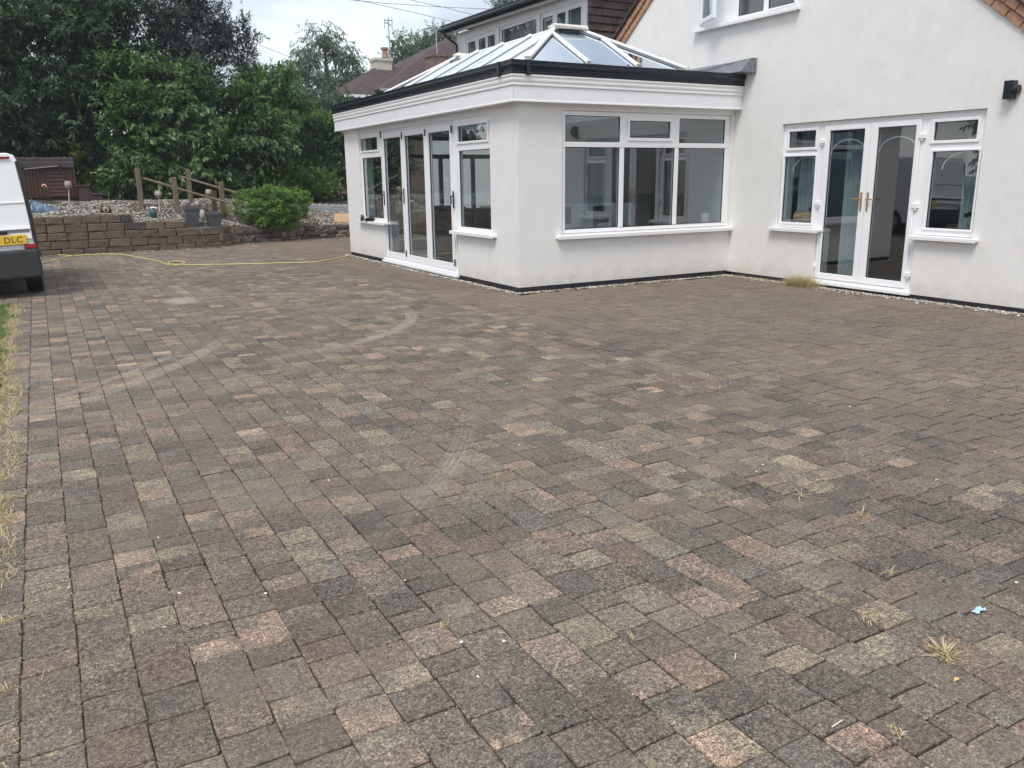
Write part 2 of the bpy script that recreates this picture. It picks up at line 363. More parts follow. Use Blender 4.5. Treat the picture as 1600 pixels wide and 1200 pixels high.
def paver_mat():
    m = bpy.data.materials.new('concrete_paver'); m.use_nodes = True; t = m.node_tree; b = t.nodes['Principled BSDF']
    b.inputs['Roughness'].default_value = 0.92; b.inputs['Specular IOR Level'].default_value = 0.3
    at = N('ShaderNodeAttribute', t); at.attribute_name = 'tint'; sp = N('ShaderNodeSeparateColor', t); t.links.new(at.outputs['Color'], sp.inputs[0])
    ge = N('ShaderNodeNewGeometry', t)
    def ramp(src, els, interp='LINEAR'):
        r = N('ShaderNodeValToRGB', t); r.color_ramp.interpolation = interp; e = r.color_ramp.elements
        e[0].position = els[0][0]; e[0].color = (*els[0][1], 1); e[1].position = els[-1][0]; e[1].color = (*els[-1][1], 1)
        for p, c in els[1:-1]: q = e.new(p); q.color = (*c, 1)
        t.links.new(src, r.inputs[0]); return r.outputs[0]
    def mixc(fac, a, b_, mode='MIX', f=None):
        x = N('ShaderNodeMixRGB', t); x.blend_type = mode
        if fac is not None: t.links.new(fac, x.inputs[0])
        else: x.inputs[0].default_value = f
        for i, s_ in ((1, a), (2, b_)):
            if isinstance(s_, tuple): x.inputs[i].default_value = (*s_, 1)
            else: t.links.new(s_, x.inputs[i])
        return x.outputs[0]
    def noise(scale, det=4, rough=0.6, off=None):
        n_ = N('ShaderNodeTexNoise', t); n_.inputs['Scale'].default_value = scale; n_.inputs['Detail'].default_value = det; n_.inputs['Roughness'].default_value = rough
        if off is not None:
            va = N('ShaderNodeVectorMath', t); va.operation = 'MULTIPLY_ADD'; va.inputs[1].default_value = (off,) * 3
            t.links.new(at.outputs['Color'], va.inputs[0]); t.links.new(ge.outputs['Position'], va.inputs[2]); t.links.new(va.outputs[0], n_.inputs['Vector'])
        else: t.links.new(ge.outputs['Position'], n_.inputs['Vector'])
        return n_.outputs[0]
    def math_(op, a, b_, c=None, clamp=False):
        x = N('ShaderNodeMath', t); x.operation = op; x.use_clamp = clamp
        for i, s_ in enumerate((a, b_, c)):
            if s_ is None: continue
            if isinstance(s_, (int, float)): x.inputs[i].default_value = s_
            else: t.links.new(s_, x.inputs[i])
        return x.outputs[0]
    pal = [(0.00, (0.122, 0.106, 0.094)), (0.22, (0.135, 0.117, 0.102)), (0.42, (0.108, 0.096, 0.088)), (0.56, (0.150, 0.130, 0.108)), (0.69, (0.160, 0.123, 0.106)), (0.78, (0.172, 0.154, 0.120)), (0.86, (0.215, 0.155, 0.125)), (0.91, (0.245, 0.212, 0.158)), (0.945, (0.140, 0.131, 0.122)), (0.975, (0.28, 0.205, 0.160))]
    c1 = ramp(sp.outputs[0], pal, 'CONSTANT')
    pal2 = [(0.00, (0.115, 0.100, 0.090)), (0.25, (0.142, 0.122, 0.104)), (0.5, (0.102, 0.093, 0.088)), (0.72, (0.172, 0.130, 0.112)), (0.86, (0.190, 0.168, 0.125)), (0.95, (0.128, 0.122, 0.117))]
    c2 = ramp(sp.outputs[1], pal2, 'CONSTANT')
    blotch = ramp(noise(5.5, 3, 0.55, 13.0), [(0.44, (0, 0, 0)), (0.58, (1, 1, 1))])
    col = mixc(math_('MULTIPLY', blotch, math_('GREATER_THAN', sp.outputs[2], 0.35)), c1, c2)
    # per-paver brightness
    col = mixc(None, col, ramp(sp.outputs[2], [(0.0, (0.76, 0.755, 0.76)), (0.6, (1.0, 1.0, 1.0)), (1.0, (1.34, 1.32, 1.30))]), 'MULTIPLY', 1.0)
    # grime and lichen
    col = mixc(None, col, ramp(noise(14, 8, 0.8), [(0.32, (0.62, 0.61, 0.61)), (0.52, (1, 1, 1)), (0.70, (1.38, 1.34, 1.22))]), 'MULTIPLY', 0.85)
    # aggregate speckle: light grains and dark pits
    col = mixc(None, col, ramp(noise(120, 5, 0.9), [(0.38, (0.22, 0.21, 0.205)), (0.49, (0.88, 0.87, 0.86)), (0.595, (2.3, 2.22, 2.06))]), 'MULTIPLY', 1.0)
    col = mixc(None, col, ramp(noise(48, 5, 0.88), [(0.38, (0.42, 0.41, 0.41)), (0.50, (1, 1, 1)), (0.61, (1.80, 1.74, 1.60))]), 'MULTIPLY', 1.0)
    lich = math_('MULTIPLY', ramp(noise(70, 5, 0.85), [(0.52, (0,) * 3), (0.60, (1,) * 3)]), ramp(noise(4.5, 4, 0.7, 5.0), [(0.45, (0,) * 3), (0.62, (1,) * 3)]))
    col = mixc(math_('MULTIPLY', lich, 0.55), col, (0.27, 0.25, 0.165))
    sc_ = N('ShaderNodeTexVoronoi', t); sc_.inputs['Scale'].default_value = 150; t.links.new(ge.outputs['Position'], sc_.inputs['Vector'])
    spk = math_('MULTIPLY', math_('LESS_THAN', sc_.outputs['Distance'], 0.22), math_('GREATER_THAN', noise(55, 2), 0.56))
    col = mixc(math_('MULTIPLY', spk, 0.55), col, (0.40, 0.37, 0.31))
    # dusty brown film on the part next to the building (a bounded strip x > -1.05)
    sx = N('ShaderNodeSeparateXYZ', t); t.links.new(ge.outputs['Position'], sx.inputs[0]); X, Y = sx.outputs[0], sx.outputs[1]
    bx_ = math_('ADD', X, math_('MULTIPLY', math_('SUBTRACT', noise(1.6, 5, 0.7), 0.5), 0.7))
    dust = N('ShaderNodeMapRange', t); dust.interpolation_type = 'SMOOTHSTEP'; dust.inputs[1].default_value = -1.15; dust.inputs[2].default_value = -0.9; t.links.new(bx_, dust.inputs[0])
    dn = ramp(noise(4.5, 8, 0.85), [(0.36, (0.20,) * 3), (0.58, (1,) * 3)])
    dgr = ramp(noise(0.45, 3, 0.5), [(0.35, (0.6,) * 3), (0.55, (1,) * 3)])
    fac = math_('MULTIPLY', math_('MULTIPLY', dust.outputs[0], dn), math_('MULTIPLY', dgr, 0.95))
    dcol = ramp(noise(60, 4, 0.8), [(0.34, (0.085, 0.066, 0.050)), (0.5, (0.170, 0.132, 0.098)), (0.66, (0.33, 0.265, 0.20))])
    col = mixc(fac, col, dcol)
    # reddish brown silt near the corner and walls, faint everywhere
    n5 = ramp(noise(0.9, 6, 0.7), [(0.58, (0,) * 3), (0.72, (1,) * 3)])
    col = mixc(math_('MULTIPLY', n5, 0.35), col, (0.185, 0.125, 0.085))
    # orange-brown silt washed out along the foot of the building
    wx = math_('MAXIMUM', math_('MULTIPLY', X, -1.0), math_('MULTIPLY', Y, -1.0)); wy = math_('SUBTRACT', 3.87, X)
    wd_ = math_('MINIMUM', math_('ABSOLUTE', wx, None), wy); sl_ = N('ShaderNodeMapRange', t); sl_.inputs[1].default_value = 1.5; sl_.inputs[2].default_value = 0.1; t.links.new(wd_, sl_.inputs[0])
    col = mixc(math_('MULTIPLY', math_('MULTIPLY', sl_.outputs[0], 0.75), ramp(noise(2.2, 7, 0.75), [(0.42, (0,) * 3), (0.60, (1,) * 3)])), col, (0.215, 0.145, 0.098))
    # dark damp grey away
    n6 = ramp(noise(0.35, 4, 0.6), [(0.36, (1,) * 3), (0.52, (0,) * 3)])
    col = mixc(math_('MULTIPLY', n6, 0.30), col, (0.072, 0.064, 0.060))
    # tyre scuffs: dusty arcs
    def arc(cx, cy, r0, wd, y0, y1, x0, x1, st):
        nonlocal col
        dx = math_('SUBTRACT', X, cx); dy = math_('SUBTRACT', Y, cy)
        rr = math_('SQRT', math_('ADD', math_('MULTIPLY', dx, dx), math_('MULTIPLY', dy, dy)), None)
        q = math_('ABSOLUTE', math_('SUBTRACT', rr, r0), None)
        band = N('ShaderNodeMapRange', t); band.interpolation_type = 'SMOOTHSTEP'; band.inputs[1].default_value = wd; band.inputs[2].default_value = wd * 0.6; t.links.new(q, band.inputs[0])
        tread = math_('GREATER_THAN', math_('SINE', math_('MULTIPLY', rr, 190.0), None), -0.2)
        def soft(v, a, b_):
            z1 = N('ShaderNodeMapRange', t); z1.inputs[1].default_value = a - .6; z1.inputs[2].default_value = a + .5; t.links.new(v, z1.inputs[0])
            z2 = N('ShaderNodeMapRange', t); z2.inputs[1].default_value = b_ + .6; z2.inputs[2].default_value = b_ - .5; t.links.new(v, z2.inputs[0])
            return math_('MULTIPLY', z1.outputs[0], z2.outputs[0])
        f = math_('MULTIPLY', math_('MULTIPLY', band.outputs[0], math_('MULTIPLY_ADD', tread, 0.6, 0.4)), math_('MULTIPLY', soft(Y, y0, y1), soft(X, x0, x1)))
        f = math_('MULTIPLY', f, math_('MULTIPLY', ramp(noise(7, 6, 0.85), [(0.36, (0.15,) * 3), (0.54, (1,) * 3)]), st))
        col = mixc(f, col, (0.31, 0.275, 0.225))
    arc(-4.2, -0.1, 2.35, 0.09, -3.7, -0.6, -3.8, -1.4, .95)
    arc(-9.3, 0.95, 5.55, 0.10, -4.9, -1.2, -5.8, -4.0, .9)
    arc(-9.3, 0.95, 5.30, 0.05, -4.9, -1.9, -5.9, -4.2, .8)
    arc(-2.0, -0.7, 3.65, 0.07, -4.7, -3.2, -1.9, -0.1, 0.4)
    arc(-7.5, -3.0, 4.67, 0.08, -6.6, -5.4, -4.3, -3.4, .85)
    arc(2.2, 9.5, 9.2, 0.06, 0.2, 3.6, -5.0, -0.8, .7)
    # pale cement splash
    dx = math_('SUBTRACT', X, -4.15); dy = math_('MULTIPLY', math_('SUBTRACT', Y, 1.95), 0.6)
    rr = math_('ADD', math_('SQRT', math_('ADD', math_('MULTIPLY', dx, dx), math_('MULTIPLY', dy, dy)), None), math_('MULTIPLY', noise(7, 4, 0.7), 0.28))
    ms = N('ShaderNodeMapRange', t); ms.inputs[1].default_value = 0.42; ms.inputs[2].default_value = 0.26; t.links.new(rr, ms.inputs[0])
    col = mixc(math_('MULTIPLY', ms.outputs[0], 0.5), col, (0.45, 0.42, 0.37))
    n7 = ramp(noise(1.1, 7, 0.75), [(0.46, (0,) * 3), (0.62, (1,) * 3)])
    col = mixc(math_('MULTIPLY', n7, 0.34), col, (0.23, 0.195, 0.15))
    n8 = ramp(noise(2.7, 7, 0.8), [(0.50, (0,) * 3), (0.66, (1,) * 3)])
    col = mixc(math_('MULTIPLY', n8, 0.30), col, (0.075, 0.067, 0.060))
    hs = N('ShaderNodeHueSaturation', t); hs.inputs['Value'].default_value = PAVE_V; hs.inputs['Saturation'].default_value = PAVE_S; t.links.new(col, hs.inputs['Color'])
    t.links.new(hs.outputs[0], b.inputs['Base Color'])
    bp = N('ShaderNodeBump', t); bp.inputs['Strength'].default_value = 0.8; bp.inputs['Distance'].default_value = 0.004
    hh = math_('ADD', noise(110, 4, 0.7), math_('MULTIPLY', noise(22, 3, 0.6), 0.9)); t.links.new(hh, bp.inputs['Height']); t.links.new(bp.outputs[0], b.inputs['Normal'])
    return m
PAVE_V, PAVE_S = 0.97, 0.96
M_PAVER = paver_mat()

def wall_front_y(x):   # line where the paving meets the retaining wall
    pts = [(-9.5, 11.15), (-5.3, 11.15), (-1.95, 11.30), (-1.5, 11.8), (-0.8, 12.2), (0.5, 12.5), (1.85, 12.72), (4.0, 12.85)]
    for (a, b), (c, d) in zip(pts, pts[1:]):
        if x <= c: return b + (d - b) * (x - a) / (c - a)
    return pts[-1][1]
def outline(wd, ln, mids):
    c = random.uniform(0.003, 0.007); a, b = wd / 2, ln / 2; P = []
    for sx_, sy_ in ((1, -1), (1, 1), (-1, 1), (-1, -1)):
        c1 = c * random.uniform(0.6, 1.7); c2 = c * random.uniform(0.6, 1.7)
        q = [(sx_ * (a - c1), sy_ * b), (sx_ * a, sy_ * (b - c2))]
        if sx_ * sy_ < 0 and True: pass
        if (sx_, sy_) in ((1, 1), (-1, -1)): q = q[::-1]
        P += q
        if mids:
            nx = {(1, -1): (a, 0), (1, 1): (0, b), (-1, 1): (-a, 0), (-1, -1): (0, -b)}[(sx_, sy_)]
            P.append(nx)
    j = 0.0022 if mids else 0.001
    return [(x + random.gauss(0, j), y + random.gauss(0, j)) for x, y in P]
def paver_geo(cx, cy, wd, ln, near):
    P = outline(wd, ln, near); n = len(P); z = random.gauss(0, 0.0013); tx = random.gauss(0, 0.007); ty = random.gauss(0, 0.007); th = random.gauss(0, 0.006)
    if near: z += 0.0; 
    ct, st = math.cos(th), math.sin(th); V = []
    for lvl in range(3):
        s_ = 0.003 if lvl == 0 else 0
        for x, y in P:
            x2 = x * (1 - s_ / (wd / 2)); y2 = y * (1 - s_ / (ln / 2)); xr = x2 * ct - y2 * st; yr = x2 * st + y2 * ct
            V.append((cx + xr, cy + yr, (z + tx * x2 + ty * y2 - (0.003 if lvl == 1 else 0)) if lvl < 2 else -0.03))
    F = [tuple(range(n))]
    for l in range(2):
        for i in range(n):
            j_ = (i + 1) % n; F.append((l * n + i, (l + 1) * n + i, (l + 1) * n + j_, l * n + j_))
    return V, F
pavers = []
PITCH = 0.1667; X0 = -6.092
ncol = int((W - X0) / PITCH)
k = -21
while True:
    x = X0 + (k + 0.5) * PITCH
    if x > W - 0.14: break
    y = -10.6 + random.random() * 0.2
    if x < X0: y = 2.95
    ye = wall_front_y(x) - 0.05
    while y < ye:
        ln = random.choices((0.12, 0.16, 0.20, 0.245), (0.30, 0.42, 0.20, 0.08))[0]
        if ye - y < ln + 0.08: ln = ye - y
        cy = y + ln / 2; y += ln
        ins_org = x > -0.10 and -0.10 < cy < YL + 0.1 and x < W
        if ins_org or ln < 0.05: continue
        u_, v_, dz = to_px((x, cy, 0))
        if dz < 0.3 or u_ < -160 or u_ > 1760 or v_ > 1330: 
            if dz < 0.3 or v_ > 1500 or u_ < -420 or u_ > 2050: continue
        vis = 1 if (-10 < u_ < 1610 and v_ < 1210 and dz > 0.3) else 0
        gx = 0.005 if x > -1.05 else 0.0; pavers.append((dz, x, cy, PITCH - random.uniform(0.002, 0.006) - gx, ln - random.uniform(0.003, 0.008) - gx, vis))
    k += 1
pavers.sort(key=lambda q: (-q[5], -q[4] * q[3] / q[0] ** 3 if q[0] < 4 else q[0]))
TV = [];TF = [];TT = []
def tinted_mesh(name, V, F, T, parent, kind=None):
    me = bpy.data.meshes.new(name); me.from_pydata(V, [], F)
    ca = me.attributes.new('tint', 'FLOAT_COLOR', 'POINT'); c = np.ones((len(V), 4), np.float32); c[:, :3] = np.asarray(T); ca.data.foreach_set('color', c.ravel())
    me.materials.append(M_PAVER); return link(name, me, parent, kind)
for i, (dz, x, y, wd, ln, vis) in enumerate(pavers):
    tint = (random.random(), random.random(), random.random())
    if x > -1.05: tint = (tint[0] * 0.9, tint[1], tint[2])
    V, F = paver_geo(x, y, wd, ln, dz < 9)
    if i < 300: tinted_mesh('paver', V, F, [tint] * len(V), driveway)
    else:
        o = len(TV); TV += V; TF += [tuple(a + o for a in f) for f in F]; TT += [tint] * len(V)
tinted_mesh('pavers', TV, TF, TT, driveway, 'stuff')
del TV, TF, TT

# ================================================================== ORANGERY
org = thing('orangery', 'white rendered orangery with black gutter and glazed roof lantern at the corner of the drive', 'orangery', (0, 0, 0))
holesL = [(0.785, 1.93, 0.78, 2.525), (1.93, 5.08, 0.06, 2.525), (5.08, 6.35, 0.78, 2.525)]
holesR = [(0.70, 3.81, 0.775, 2.45)]
mb = MB(); grid(mb, 'L', 0.0, YL, 0.075, 2.60, holesL, -0.28, 0.0); mb.build('wall', M_RENDER, org)
mb = MB(); grid(mb, 'R', 0.2801, W - 0.003, 0.075, 2.60, holesR, -0.28, 0.0); mb.build('wall', M_RENDER, org)
mb = MB(); grid(mb, lambda a, d, z: (a, YL + d, z), 0.281, W - 0.003, 0.075, 2.60, [(0.5, 3.65, 0.28, 2.44)], -0.28, 0.0); mb.build('wall', M_RENDER, org)
# brick plinth, painted black: separate bricks
for kk, a0, a1 in (('L', 0.0, 1.93), ('L', 5.1, YL), ('R', 0.0, W)):
    a = a0
    while a < a1 - 0.03:
        b = min(a1, a + 0.225); m_ = MB(); wbox(m_, kk, a + 0.004, b - 0.004, -0.14, 0.073, -0.10, -0.008 + random.uniform(-.002, .002)); m_.build('brick', M_PLINTH, org, bevel=0.004); a = b
mb = MB(); wbox(mb, 'L', 1.93, 5.1, -0.14, 0.04, -0.2, -0.01); mb.build('plinth', M_PLINTH, org)
# head panels above the left-hand glazing
mb = MB(); wbox(mb, 'L', 0.787, 6.348, 2.432, 2.523, -0.2, -0.035); mb.build('head_panel', M_FLAT, org, bevel=0.003)
window(org, 'L', (0.70, 1.955, 0.785, 2.430), [(0.85, 1.82, 2.093, 2.322, 0.035), (0.80, 1.812, 0.835, 1.965)], -0.05, sill=(0.63, 2.06, 0.728, 0.765, 0.085))
window(org, 'L', (5.04, 6.28, 0.785, 2.440), [(5.255, 6.215, 2.10, 2.33, 0.035), (5.13, 6.17, 0.835, 1.968)], -0.05, sill=(4.98, 6.45, 0.728, 0.765, 0.085))
# bifold door
def bifold():
    dfr = -0.05
    def q(a, z): return adj('L', a, z, dfr)
    a0, z0 = q(1.985, 0.10); a1, z1 = q(5.055, 2.425)
    fr_ = MB(); grid(fr_, 'L', a0 - 0.03, a1 + 0.03, 0.07, 2.430, [(a0 + 0.02, a1 - 0.02, 0.125, 2.395)], dfr - 0.09, dfr)
    door = fr_.build('bifold_door', M_UPVC, org, bevel=0.004)
    th = MB(); wbox(th, 'L', 1.91, 5.19, 0.03, 0.066, -0.12, 0.06); wbox(th, 'L', 1.94, 5.16, 0.0665, 0.10, -0.12, 0.035); th.build('threshold', M_UPVC, door, bevel=0.004)
    cuts = [a0 + 0.02, q(3.005, 1)[0], q(4.02, 1)[0], a1 - 0.02]
    for i in range(3):
        b0, b1 = cuts[i] + 0.005, cuts[i + 1] - 0.005
        lf = MB(); grid(lf, 'L', b0, b1, 0.13, 2.39, [(b0 + 0.085, b1 - 0.085, 0.235, 2.285)], dfr - 0.06, dfr + 0.02)
        lf.build('door_leaf', M_UPVC, door, bevel=0.005)
        p = MB(); wbox(p, 'L', b0 + 0.086, b1 - 0.086, 0.236, 2.284, dfr - 0.035, dfr - 0.015); p.build('pane', M_GLASS, door)
        gk = MB(); ring(gk, 'L', b0 + 0.0865, b1 - 0.0865, 0.2365, 2.2835, 0.008, dfr - 0.0149, dfr - 0.004); gk.build('gasket', M_BLACK, door)
    for y_, zc in ((cuts[3] - 0.045, 1.22), (cuts[2] + 0.0, 1.27), (cuts[0] - 0.01, 1.24)):
        h = MB(); wbox(h, 'L', y_ - 0.013, y_ + 0.013, zc - 0.13, zc + 0.13, dfr + 0.021, dfr + 0.034)
        h.beam((0.05 - 0.034 - 0.012, y_, zc + 0.05), (0.05 - 0.034 - 0.012 - 0.03, y_, zc + 0.05), 0.018, 0.018); h.beam((-0.02, y_ - 0.01, zc + 0.05), (-0.02, y_ - 0.01, zc - 0.07), 0.016, 0.016, up=(1, 0, 0))
        h.build('handle', M_BLACKPL, door)
    for y_, zs in ((cuts[2], (2.3, 0.25)), (cuts[1], (2.3,)), (cuts[0], (2.3, 0.25)), (cuts[3], (2.36,))):
        for z_ in zs:
            h = MB(); wbox(h, 'L', y_ - 0.014, y_ + 0.014, z_ - 0.055, z_ + 0.055, dfr + 0.021, dfr + 0.033); h.build('hinge', M_BLACKPL, door)
bifold()
window(org, 'R', (0.70, 3.80, 0.785, 2.445), [(0.755, 1.685, 0.838, 1.965), (1.765, 2.70, 0.84, 1.962), (2.775, 3.70, 0.845, 1.965), (0.755, 1.685, 2.035, 2.385), (1.845, 2.60, 2.096, 2.335, 0.04), (2.775, 3.68, 2.035, 2.385)], -0.04, sill=(0.60, W - 0.004, 0.722, 0.762, 0.085))

pathf = lambda o: [(W - 0.004, YL + o), (-o, YL + o), (-o, -o), (W - 0.004, -o)]
sweep([(-0.02, 2.527), (0.150, 2.527), (0.150, 2.546), (0.142, 2.552), (-0.02, 2.552)], pathf, 'soffit', M_UPVC, org)
sweep([(0.0, 2.5525), (0.143, 2.5525), (0.143, 2.720), (0.0, 2.720)], pathf, 'fascia', M_FLAT, org)
sweep([(0.0, 2.7205), (0.150, 2.7205), (0.158, 2.730), (0.158, 2.748), (0.148, 2.756), (0.148, 2.768), (0.162, 2.778), (0.166, 2.800), (0.156, 2.806), (0.156, 2.830), (0.170, 2.842), (0.170, 2.861), (0.0, 2.861)], pathf, 'cornice', M_UPVC2, org)
gut = sweep([(0.0, 2.8625), (0.150, 2.8625), (0.176, 2.878), (0.176, 2.895), (0.166, 2.905), (0.170, 2.935), (0.190, 2.955), (0.194, 2.975), (0.188, 2.985), (0.192, 3.032), (0.176, 3.032), (0.168, 2.99), (0.0, 2.99)], pathf, 'gutter', M_BLACKPL, org)
for kk, a in (('L', 0.16), ('R', 0.06)):
    b = MB(); wbox(b, kk, a - 0.03, a + 0.03, 2.866, 3.036, 0.196 if a > 0 else 0.1965, 0.202); wbox(b, kk, a - 0.03, a + 0.03, 2.848, 2.8655, 0.171, 0.2); b.build('union_clip', M_BLACKPL, gut, bevel=0.002)
for kk, a in (('L', 3.95), ('R', -0.142)):
    b = MB(); wbox(b, kk, a - 0.003, a + 0.003, 2.553, 2.72, 0.1432, 0.1445); b.build('joint_trim', mat('joint_grey', (0.45, 0.45, 0.47), 0.5), org)
# flat roof deck with opening for the lantern
pl = lambda a, d, z: (a, z, d)
mb = MB(); grid(mb, pl, -0.10, W - 0.004, -0.10, YL + 0.10, [(0.30, 2.80, 0.15, 5.40)], 2.985, 3.0); mb.build('roof_deck', mat('roof_felt', (0.06, 0.065, 0.07), 0.9), org)
mb = MB(); grid(mb, pl, 0.281, W - 0.005, 0.281, YL - 0.281, [(0.30, 2.80, 0.30, 5.40)], 2.50, 2.52); mb.build('ceiling', M_PLASTER, org)
mb = MB(); grid(mb, pl, 0.28, 2.82, 0.28, 5.42, [(0.3, 2.8, 0.3, 5.4)], 2.521, 2.984); mb.build('lantern_upstand', M_PLASTER, org)
mb = MB(); mb.box(0.15, W, 0.15, YL - 0.02, -0.14, 0.07); fl = mb.build('floor', M_FLOOR, org)
# lantern
LX0, LX1, LY0, LY1, LZ0 = 0.20, 2.90, 0.05, 5.50, 3.055
RX0, RX1, RY0, RY1, RZ = 1.30, 1.80, 1.15, 4.40, 3.66
lan = MB(); grid(lan, pl, LX0 - 0.03, LX1 + 0.03, LY0 - 0.03, LY1 + 0.03, [(LX0 + 0.06, LX1 - 0.06, LY0 + 0.06, LY1 - 0.06)], 3.001, 3.05)
lan = lan.build('roof_lantern', M_UPVC, org, bevel=0.004)
def zs(t): return LZ0 + (RZ - LZ0) * t
def ytop(x):   # inset distance -> height
    return zs(min(1, x / (RX0 - LX0)))
def lpane(pts):
    p = MB(); p.poly(pts, (0, 0, 0.018)); p.build('pane', M_LGLASS, lan)
sl = RX0 - LX0
ycuts = [LY0, 0.93, 1.82, 2.72, 3.60, 4.50, LY1]
for side in (0, 1):
    xb = LX0 if side == 0 else LX1; sg = 1 if side == 0 else -1
    for a, b in zip(ycuts, ycuts[1:]):
        pts = [(xb, a, LZ0), (xb, b, LZ0)]
        tb = min(b - LY0, LY1 - b, sl); ta = min(a - LY0, LY1 - a, sl)
        up_ = [(xb + sg * tb, b, ytop(tb))] if tb > 0.01 else []
        for kx in (RY0, RY1):
            if a < kx < b: up_.append((xb + sg * sl, kx, RZ)) if kx == RY1 or True else None
        if ta > 0.01: up_.append((xb + sg * ta, a, ytop(ta)))
        up_.sort(key=lambda q: -q[1]); lpane(pts + up_)
xc = [LX0, 1.15, 2.0, LX1]
for end in (0, 1):
    yb = LY0 if end == 0 else LY1; sg = 1 if end == 0 else -1
    for a, b in zip(xc, xc[1:]):
        tb = min(LX1 - b, b - LX0, sl); ta = min(a - LX0, LX1 - a, sl)
        up_ = []
        if tb > 0.01: up_.append((b, yb + sg * tb, ytop(tb)))
        for kx in (RX1, RX0):
            if a < kx < b: up_.append((kx, yb + sg * sl, RZ))
        if ta > 0.01: up_.append((a, yb + sg * ta, ytop(ta)))
        lpane([(a, yb, LZ0), (b, yb, LZ0)] + up_)
def bar(p, q, wd=0.06, h=0.05):
    b = MB(); p = Vector(p) + Vector((0, 0, 0.035)); q = Vector(q) + Vector((0, 0, 0.035)); b.beam(p, q, wd, h)
    b.build('rafter_bar', M_UPVC, lan, bevel=0.006)
    g2 = MB(); g2.beam(p - Vector((0, 0, 0.016)), q - Vector((0, 0, 0.016)), wd + 0.03, 0.008); g2.build('gasket', M_BLACK, lan)
    d = (Vector(p) - Vector(q)).normalized(); e = MB(); e.beam(Vector(p) + d * 0.002, Vector(p) + d * 0.03, wd + 0.012, h + 0.02); e.build('end_cap', M_CREAM, lan, bevel=0.004)
for side in (0, 1):
    xb = LX0 if side == 0 else LX1; sg = 1 if side == 0 else -1
    for a in ycuts[1:-1]:
        ta = min(a - LY0, LY1 - a, sl); bar((xb, a, LZ0), (xb + sg * ta, a, ytop(ta)))
for end in (0, 1):
    yb = LY0 if end == 0 else LY1; sg = 1 if end == 0 else -1
    for a in xc[1:-1]:
        ta = min(a - LX0, LX1 - a, sl); bar((a, yb, LZ0), (a, yb + sg * ta, ytop(ta)))
for xb, rx in ((LX0, RX0), (LX1, RX1)):
    for yb, ry in ((LY0, RY0), (LY1, RY1)): bar((xb, yb, LZ0), (rx, ry, RZ), 0.075, 0.055)
b = MB(); b.box(RX0 - 0.02, RX1 + 0.02, RY0, RY1, RZ - 0.05, RZ + 0.035); b.build('ridge', M_UPVC, lan, bevel=0.01)
for yy in (RY0, RY1):
    b = MB(); b.box(RX0 - 0.06, RX1 + 0.06, yy - 0.09, yy + 0.12, RZ + 0.037, RZ + 0.085); b.build('ridge_cap', M_CREAM, lan, bevel=0.018, jit=0.012)
    b = MB(); b.box(RX0 + 0.08, RX1 - 0.08, yy - (0.05 if yy == RY0 else -.003), yy + (-.003 if yy == RY0 else 0.05), RZ - 0.06, RZ + 0.03); b.build('dark_gap', M_BLACKPL, lan)  # black block standing in for the shade in the gap under the cap
# lead box gutter against the house
b = MB(); b.add([(W - 0.30, 1.3, 3.001), (W - 0.005, 1.3, 3.001), (W - 0.005, -0.40, 3.03), (W - 0.30, -0.36, 3.04), (W - 0.30, 1.3, 3.12), (W - 0.005, 1.3, 3.24), (W - 0.005, -0.40, 3.24), (W - 0.12, -0.40, 3.235)],
      [(0, 1, 2, 3), (4, 7, 6, 5), (0, 3, 7, 4), (1, 5, 6, 2), (2, 6, 7, 3), (0, 4, 5, 1)])
b.build('lead_flashing', M_LEAD, org, bevel=0.004)

# ---- inside the orangery
sofa = thing('sofa', 'dark brown leather corner sofa inside the orangery seen through the left glazing', 'sofa', (1.5, 3.2, 0.07))
b = MB(); b.box(0.75, 1.25, 1.6, 4.9, 0.12, 0.98); b.build('backrest', M_SOFA, sofa, bevel=0.08, seg=3, smooth=True)
for i in range(4):
    b = MB(); b.box(1.26, 2.1, 1.62 + i * 0.82, 2.42 + i * 0.82, 0.14, 0.5); b.build('seat_cushion', M_SOFA, sofa, bevel=0.06, seg=3, smooth=True)
    b = MB(); b.box(0.85, 1.28, 1.66 + i * 0.82, 2.40 + i * 0.82, 0.52, 1.03 + 0.03 * (i % 2)); b.build('back_cushion', M_SOFA, sofa, bevel=0.08, seg=3, smooth=True)
bar_t = thing('breakfast_bar', 'long pale breakfast bar top inside behind the three-light window', 'counter', (2.4, 2.6, 0.07))
b = MB(); b.box(0.9, W - 0.3, 2.2, 2.9, 1.06, 1.10); b.build('worktop', mat('worktop', (0.62, 0.64, 0.64), 0.2), bar_t, bevel=0.006)
b = MB(); b.box(1.0, W - 0.4, 2.55, 2.85, 0.07, 1.06); b.build('cabinet', mat('cab_grey', (0.25, 0.26, 0.28), 0.5), bar_t)
chm = mat('chair_white', (0.55, 0.54, 0.53), 0.5)
for i, cx in enumerate((1.35, 2.15, 2.95)):
    c = thing('bar_chair', ['pale upholstered bar chair behind the left light of the three-light window', 'pale upholstered bar chair behind the middle light of the three-light window', 'pale upholstered bar chair behind the right light of the three-light window'][i], 'chair', (cx, 1.85, 0.07), 'bar chairs at the breakfast bar')
    b = MB(); b.box(cx - 0.21, cx + 0.21, 1.65, 2.05, 0.70, 0.78); b.build('seat', chm, c, bevel=0.03, seg=2)
    b = MB(); b.box(cx - 0.21, cx + 0.21, 1.60, 1.66, 0.74, 1.12); b.build('backrest', chm, c, bevel=0.025, seg=2)
    for sx_ in (-1, 1):
        for yy in (1.68, 2.02):
            b = MB(); b.tube([(cx + sx_ * 0.18, yy, 0.70), (cx + sx_ * 0.22, yy, 0.071)], 0.014, 6); b.build('leg', M_STEEL, c)
